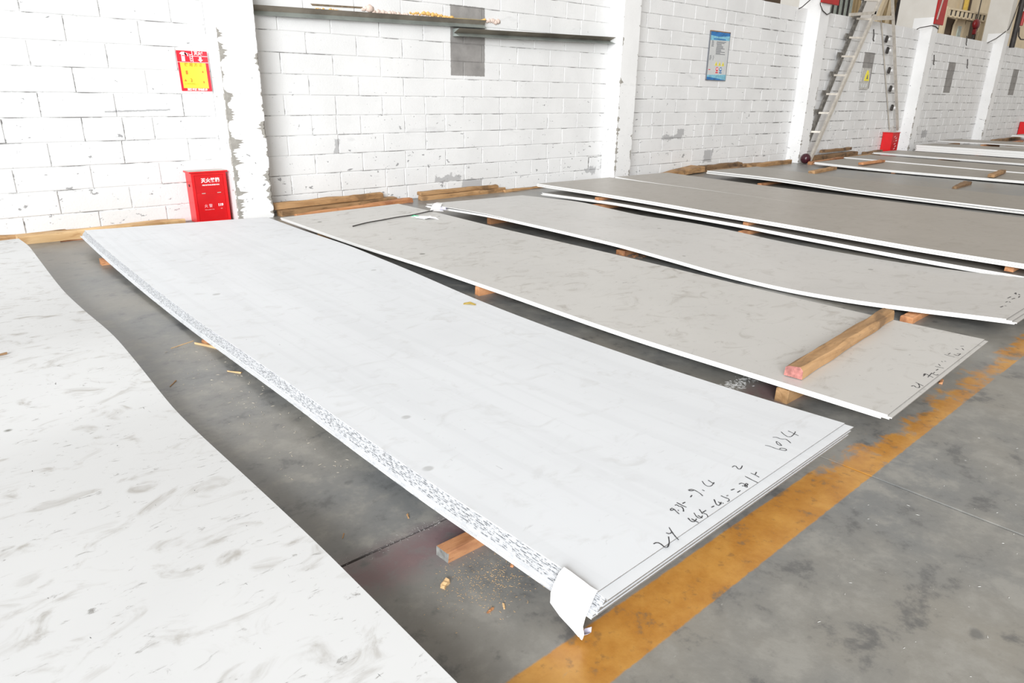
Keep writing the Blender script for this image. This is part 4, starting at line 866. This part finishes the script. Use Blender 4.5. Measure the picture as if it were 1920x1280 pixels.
polyplate('cream_panel', [(1.95, 0), (2.45, 0), (2.45, 3.80), (1.95, 3.80)], 0, .06, M_cream, t); polyplate('cream_panel', [(3.35, 0), (3.75, 0), (3.75, 3.50), (4.1, 3.75), (4.1, 4.00), (3.8, 4.00), (3.4, 3.55)], 0, .06, M_cream, t)
polyplate('cream_panel', [(-.6, 0), (-.2, 0), (-.2, 3.80), (-.6, 3.80)], 0, .06, M_cream, t)
thing('yellow_pipes', [('pipe', (28.35, YG+.55, 3.9), (.12, .12, 2.4), M_foamy), ('pipe', (28.6, YG+.55, 3.9), (.12, .12, 2.4), M_brownp), ('panel', (27.2, YG+.75, 3.95), (2.0, .1, 2.4), M_cream), ('panel', (29.3, YG+.75, 3.95), (1.1, .1, 2.4), M_cream)], 'yellow and brown upright pipes between cream panels above the girder', 'pipe', None)
# crane hook block
t = empty('crane_hook_block', (27.07, YG-.25, 3.28)); tag(t, 'dark red crane hook block hanging behind the wall right of the fourth pillar', 'hook')
bm = bmesh.new(); bmesh.ops.create_uvsphere(bm, u_segments=16, v_segments=10, radius=.20, matrix=Matrix.Translation((.06, 0, .34)) @ Matrix.Diagonal((1.15, .5, .8, 1)))
me = bm_mesh('sheave', bm); smooth(me); link('sheave', me, t, M_hook)
boxo('shank', -.02, .12, -.05, .05, .04, .24, M_hook, t, .02)
tube('hook', [(.05, 0, .06), (.03, 0, -.05), (-.10, 0, -.14), (-.20, 0, -.10)], [.04, .05, .05, .02], M_dark, t)
tube('rope', [(.06, 0, .46), (.06, 0, 2.0)], .015, M_dark, t)

# ------------------------------------------------------------------ paper slips, stick, wrapper, litter
def sheetmesh(name, grid, mat, th=.0006, parent=None, mat2=None):
    bm = bmesh.new(); R_ = len(grid); C_ = len(grid[0]); o0 = Vector(grid[0][0])
    V = [[bm.verts.new(Vector(p)-o0) for p in r] for r in grid]
    for i in range(R_-1):
        for j in range(C_-1): bm.faces.new((V[i][j], V[i][j+1], V[i+1][j+1], V[i+1][j]))
    me = bpy.data.meshes.new(name); bmesh.ops.recalc_face_normals(bm, faces=bm.faces); bm.to_mesh(me); bm.free()
    o = link(name, me, parent, [mat]+([mat2] if mat2 else [])); o.location = o0
    md = o.modifiers.new('s', 'SOLIDIFY'); md.thickness = th
    if mat2: md.material_offset = 0
    return o
# paper tag hanging over the near corner of the foreground stack
G = []
rows = [(1.085, .153, 1.005, .890), (1.066, .147, 1.004, .884), (1.048, .124, 1.003, .882), (1.038, .100, 1.004, .884), (1.036, .070, 1.002, .888), (1.040, .045, .970, .886), (1.046, .026, .930, .894), (1.050, .014, .912, .900)]
for (x, z, ya, yb) in rows: G.append([(x+.002*math.sin(q*1.3), ya+(yb-ya)*q/5, z+.0012*math.sin(q*2.1+z*50)) for q in range(6)])
o = sheetmesh('paper_tag', G, M_paper); tag(o, 'white paper tag hanging over the near corner of the foreground stack', 'paper')
c_ = sheetmesh('curled_flap', [[(0, 0, 0), (.012, -.016, .012)], [(.016, .004, -.006), (.026, -.014, .008)], [(.026, .008, .004), (.034, -.008, .016)]], M_paperb, parent=o); c_.location = (1.048-1.085, .906-1.005, .020-.153)
# slip on the far corner of the wavy stack
G = [[(4.52, 6.28, .150), (4.50, 6.36, .150)], [(4.45, 6.20, .152), (4.42, 6.30, .153)], [(4.380, 6.12, .140), (4.345, 6.24, .137)], [(4.35, 6.05, .126), (4.29, 6.18, .121)], [(4.30, 5.96, .119), (4.22, 6.10, .117)]]
o = sheetmesh('paper_slip', G, M_paper); tag(o, 'crumpled white and lilac paper slip on the far corner of the wavy stack', 'paper')
c_ = sheetmesh('lilac_fold', [[(0, 0, 0), (.04, -.06, .0)], [(-.04, -.02, .022), (.0, -.07, .025)], [(-.06, -.05, .004), (-.02, -.10, .0)]], M_paperb, parent=o); c_.location = (-.17, -.22, -.018)
# thin rod on the grey stack
pts = []
for i in range(19):
    s_ = i/18; x = 3.17+(4.26-3.17)*s_; y = 5.86+(6.09-5.86)*s_+.02*math.sin(s_*6); pts.append((x, y, min(.118, S2.z(min(x, 4.2), y)+.006)+.003*abs(math.sin(s_*9))))
o = tube('thin_rod', pts, .0055, M_dark); tag(o, 'thin dark rod lying across the far end of the grey stack', 'rod')
# crumpled wrapper
zz = S2.z(3.92, 5.80)
G = [[(3.87+.035*i+.006*math.sin(j*2), 5.93-.035*i-.05*j, zz+.003+.018*abs(math.sin(i*1.1+j*1.7))) for j in range(4)] for i in range(5)]
o = sheetmesh('plastic_wrapper', G, M_paper, .001); tag(o, 'crumpled white wrapper with green print by the thin rod', 'wrapper')
c_ = sheetmesh('green_print', [[(0, 0, 0), (.03, -.05, .004)], [(.04, -.01, .012), (.07, -.06, .006)]], M_green, .001, o); c_.location = (-.02, -.02, .012)
# chips and splinters, each a thing
def splinter(x, y, L_, wd, az, mat, lab, z=0, seed=1, grp='wood splinters on the floor'):
    dx, dy = math.cos(az)*L_/2, math.sin(az)*L_/2
    timber('wood_splinter', (x-dx, y-dy), (x+dx, y+dy), wd, wd*.6, mat, lab, 'wood chip', grp, rough=wd*.12, seed=seed, wane=wd*.2, seg=4, z0=z, taper=(.7, 1))
splinter(1.095, 3.63, .27, .016, -1.15, M_woodl, 'pale stick beside the middle bearer of the foreground stack', seed=80)
splinter(.98, 3.78, .14, .005, .35, M_woodl, 'hair thin splinter left of the pale stick', seed=81)
splinter(1.05, 3.22, .08, .010, -1.0, M_woodl, 'small forked splinter right of the pale stick', seed=82)
splinter(.78, 3.26, .07, .006, .9, M_wood, 'tiny brown splinter between the two left stacks', seed=83)
splinter(.918, 1.30, .030, .020, .5, M_chip, 'flat tan wood chip left of the sawdust', seed=84)
splinter(1.118, 1.243, .014, .012, .5, M_woodo, 'round brown chip right of the sawdust', seed=85)
splinter(1.024, 1.648, .022, .006, 1.2, M_wood, 'small brown splinter beyond the slab joint', seed=86)
splinter(.814, 1.69, .025, .004, .9, M_wood, 'thin curled splinter beside the scuffed sheet', seed=87)
splinter(.95, 1.14, .022, .008, .2, M_woodo, 'orange chip in front of the sawdust', seed=88)
splinter(.99, 1.13, .022, .006, 1.0, M_chip, 'pale forked chip in front of the sawdust', seed=89)
splinter(3.64, .93, .05, .02, .3, M_woodo, 'orange chip below the near edge of the grey stack', seed=90)
splinter(2.62, 2.95, .03, .012, .6, M_woodo, 'orange chip in the gap beside the foreground stack', seed=92)
splinter(.20, 3.82, .05, .014, .1, M_woodd, 'dark chip lying on the scuffed sheet at left', z=S0.z(.2, 3.82)+.002, seed=93)
scp = scatter('sawdust', 650, 1.02, 1.24, .075, .06, .0010, M_chip, seed=4); tag(scp, 'scattered sawdust in front of the orange timber end', 'sawdust', kind='stuff')
scq = scatter('wood_crumbs', 60, 4.66, 3.68, .10, .05, .008, M_woodo, seed=5); tag(scq, 'orange wood crumbs around the crushed bearer', 'wood crumbs', kind='stuff')
scq = scatter('concrete_grit', 260, 2.78, 1.56, .12, .022, .004, plain('pale_grit', (.55, .55, .54), .8), seed=6); tag(scq, 'pale concrete grit along the slab joint between the two front stacks', 'grit', kind='stuff')
scq = scatter('joint_grit', 160, .98, 1.565, .16, .012, .0014, plain('grey_grit', (.40, .39, .38), .8), seed=8); tag(scq, 'grey grit in the slab joint left of the foreground stack', 'grit', kind='stuff')
scq = scatter('floor_dust', 260, 1.8, .2, 1.4, .5, .0016, plain('pale_dust', (.6, .6, .58), .8), seed=9, gauss=False); tag(scq, 'tiny pale specks on the floor in the foreground', 'dust', kind='stuff')
scq = scatter('floor_crumbs', 160, .95, 2.9, .14, .9, .0025, plain('pale_crumb', (.55, .5, .42), .8), seed=10, gauss=False); tag(scq, 'small crumbs on the floor strip between the two left stacks', 'crumbs', kind='stuff')
# leaf on the foreground stack
zl = S1.z(2.50, 3.22)
o = sheetmesh('dry_leaf', [[(2.48, 3.25, zl+.002), (2.50, 3.27, zl+.004)], [(2.505, 3.22, zl+.008), (2.535, 3.25, zl+.010)], [(2.53, 3.19, zl+.002), (2.545, 3.205, zl+.003)]], M_leaf, .001); tag(o, 'small dry yellow leaf near the right edge of the foreground stack', 'leaf')
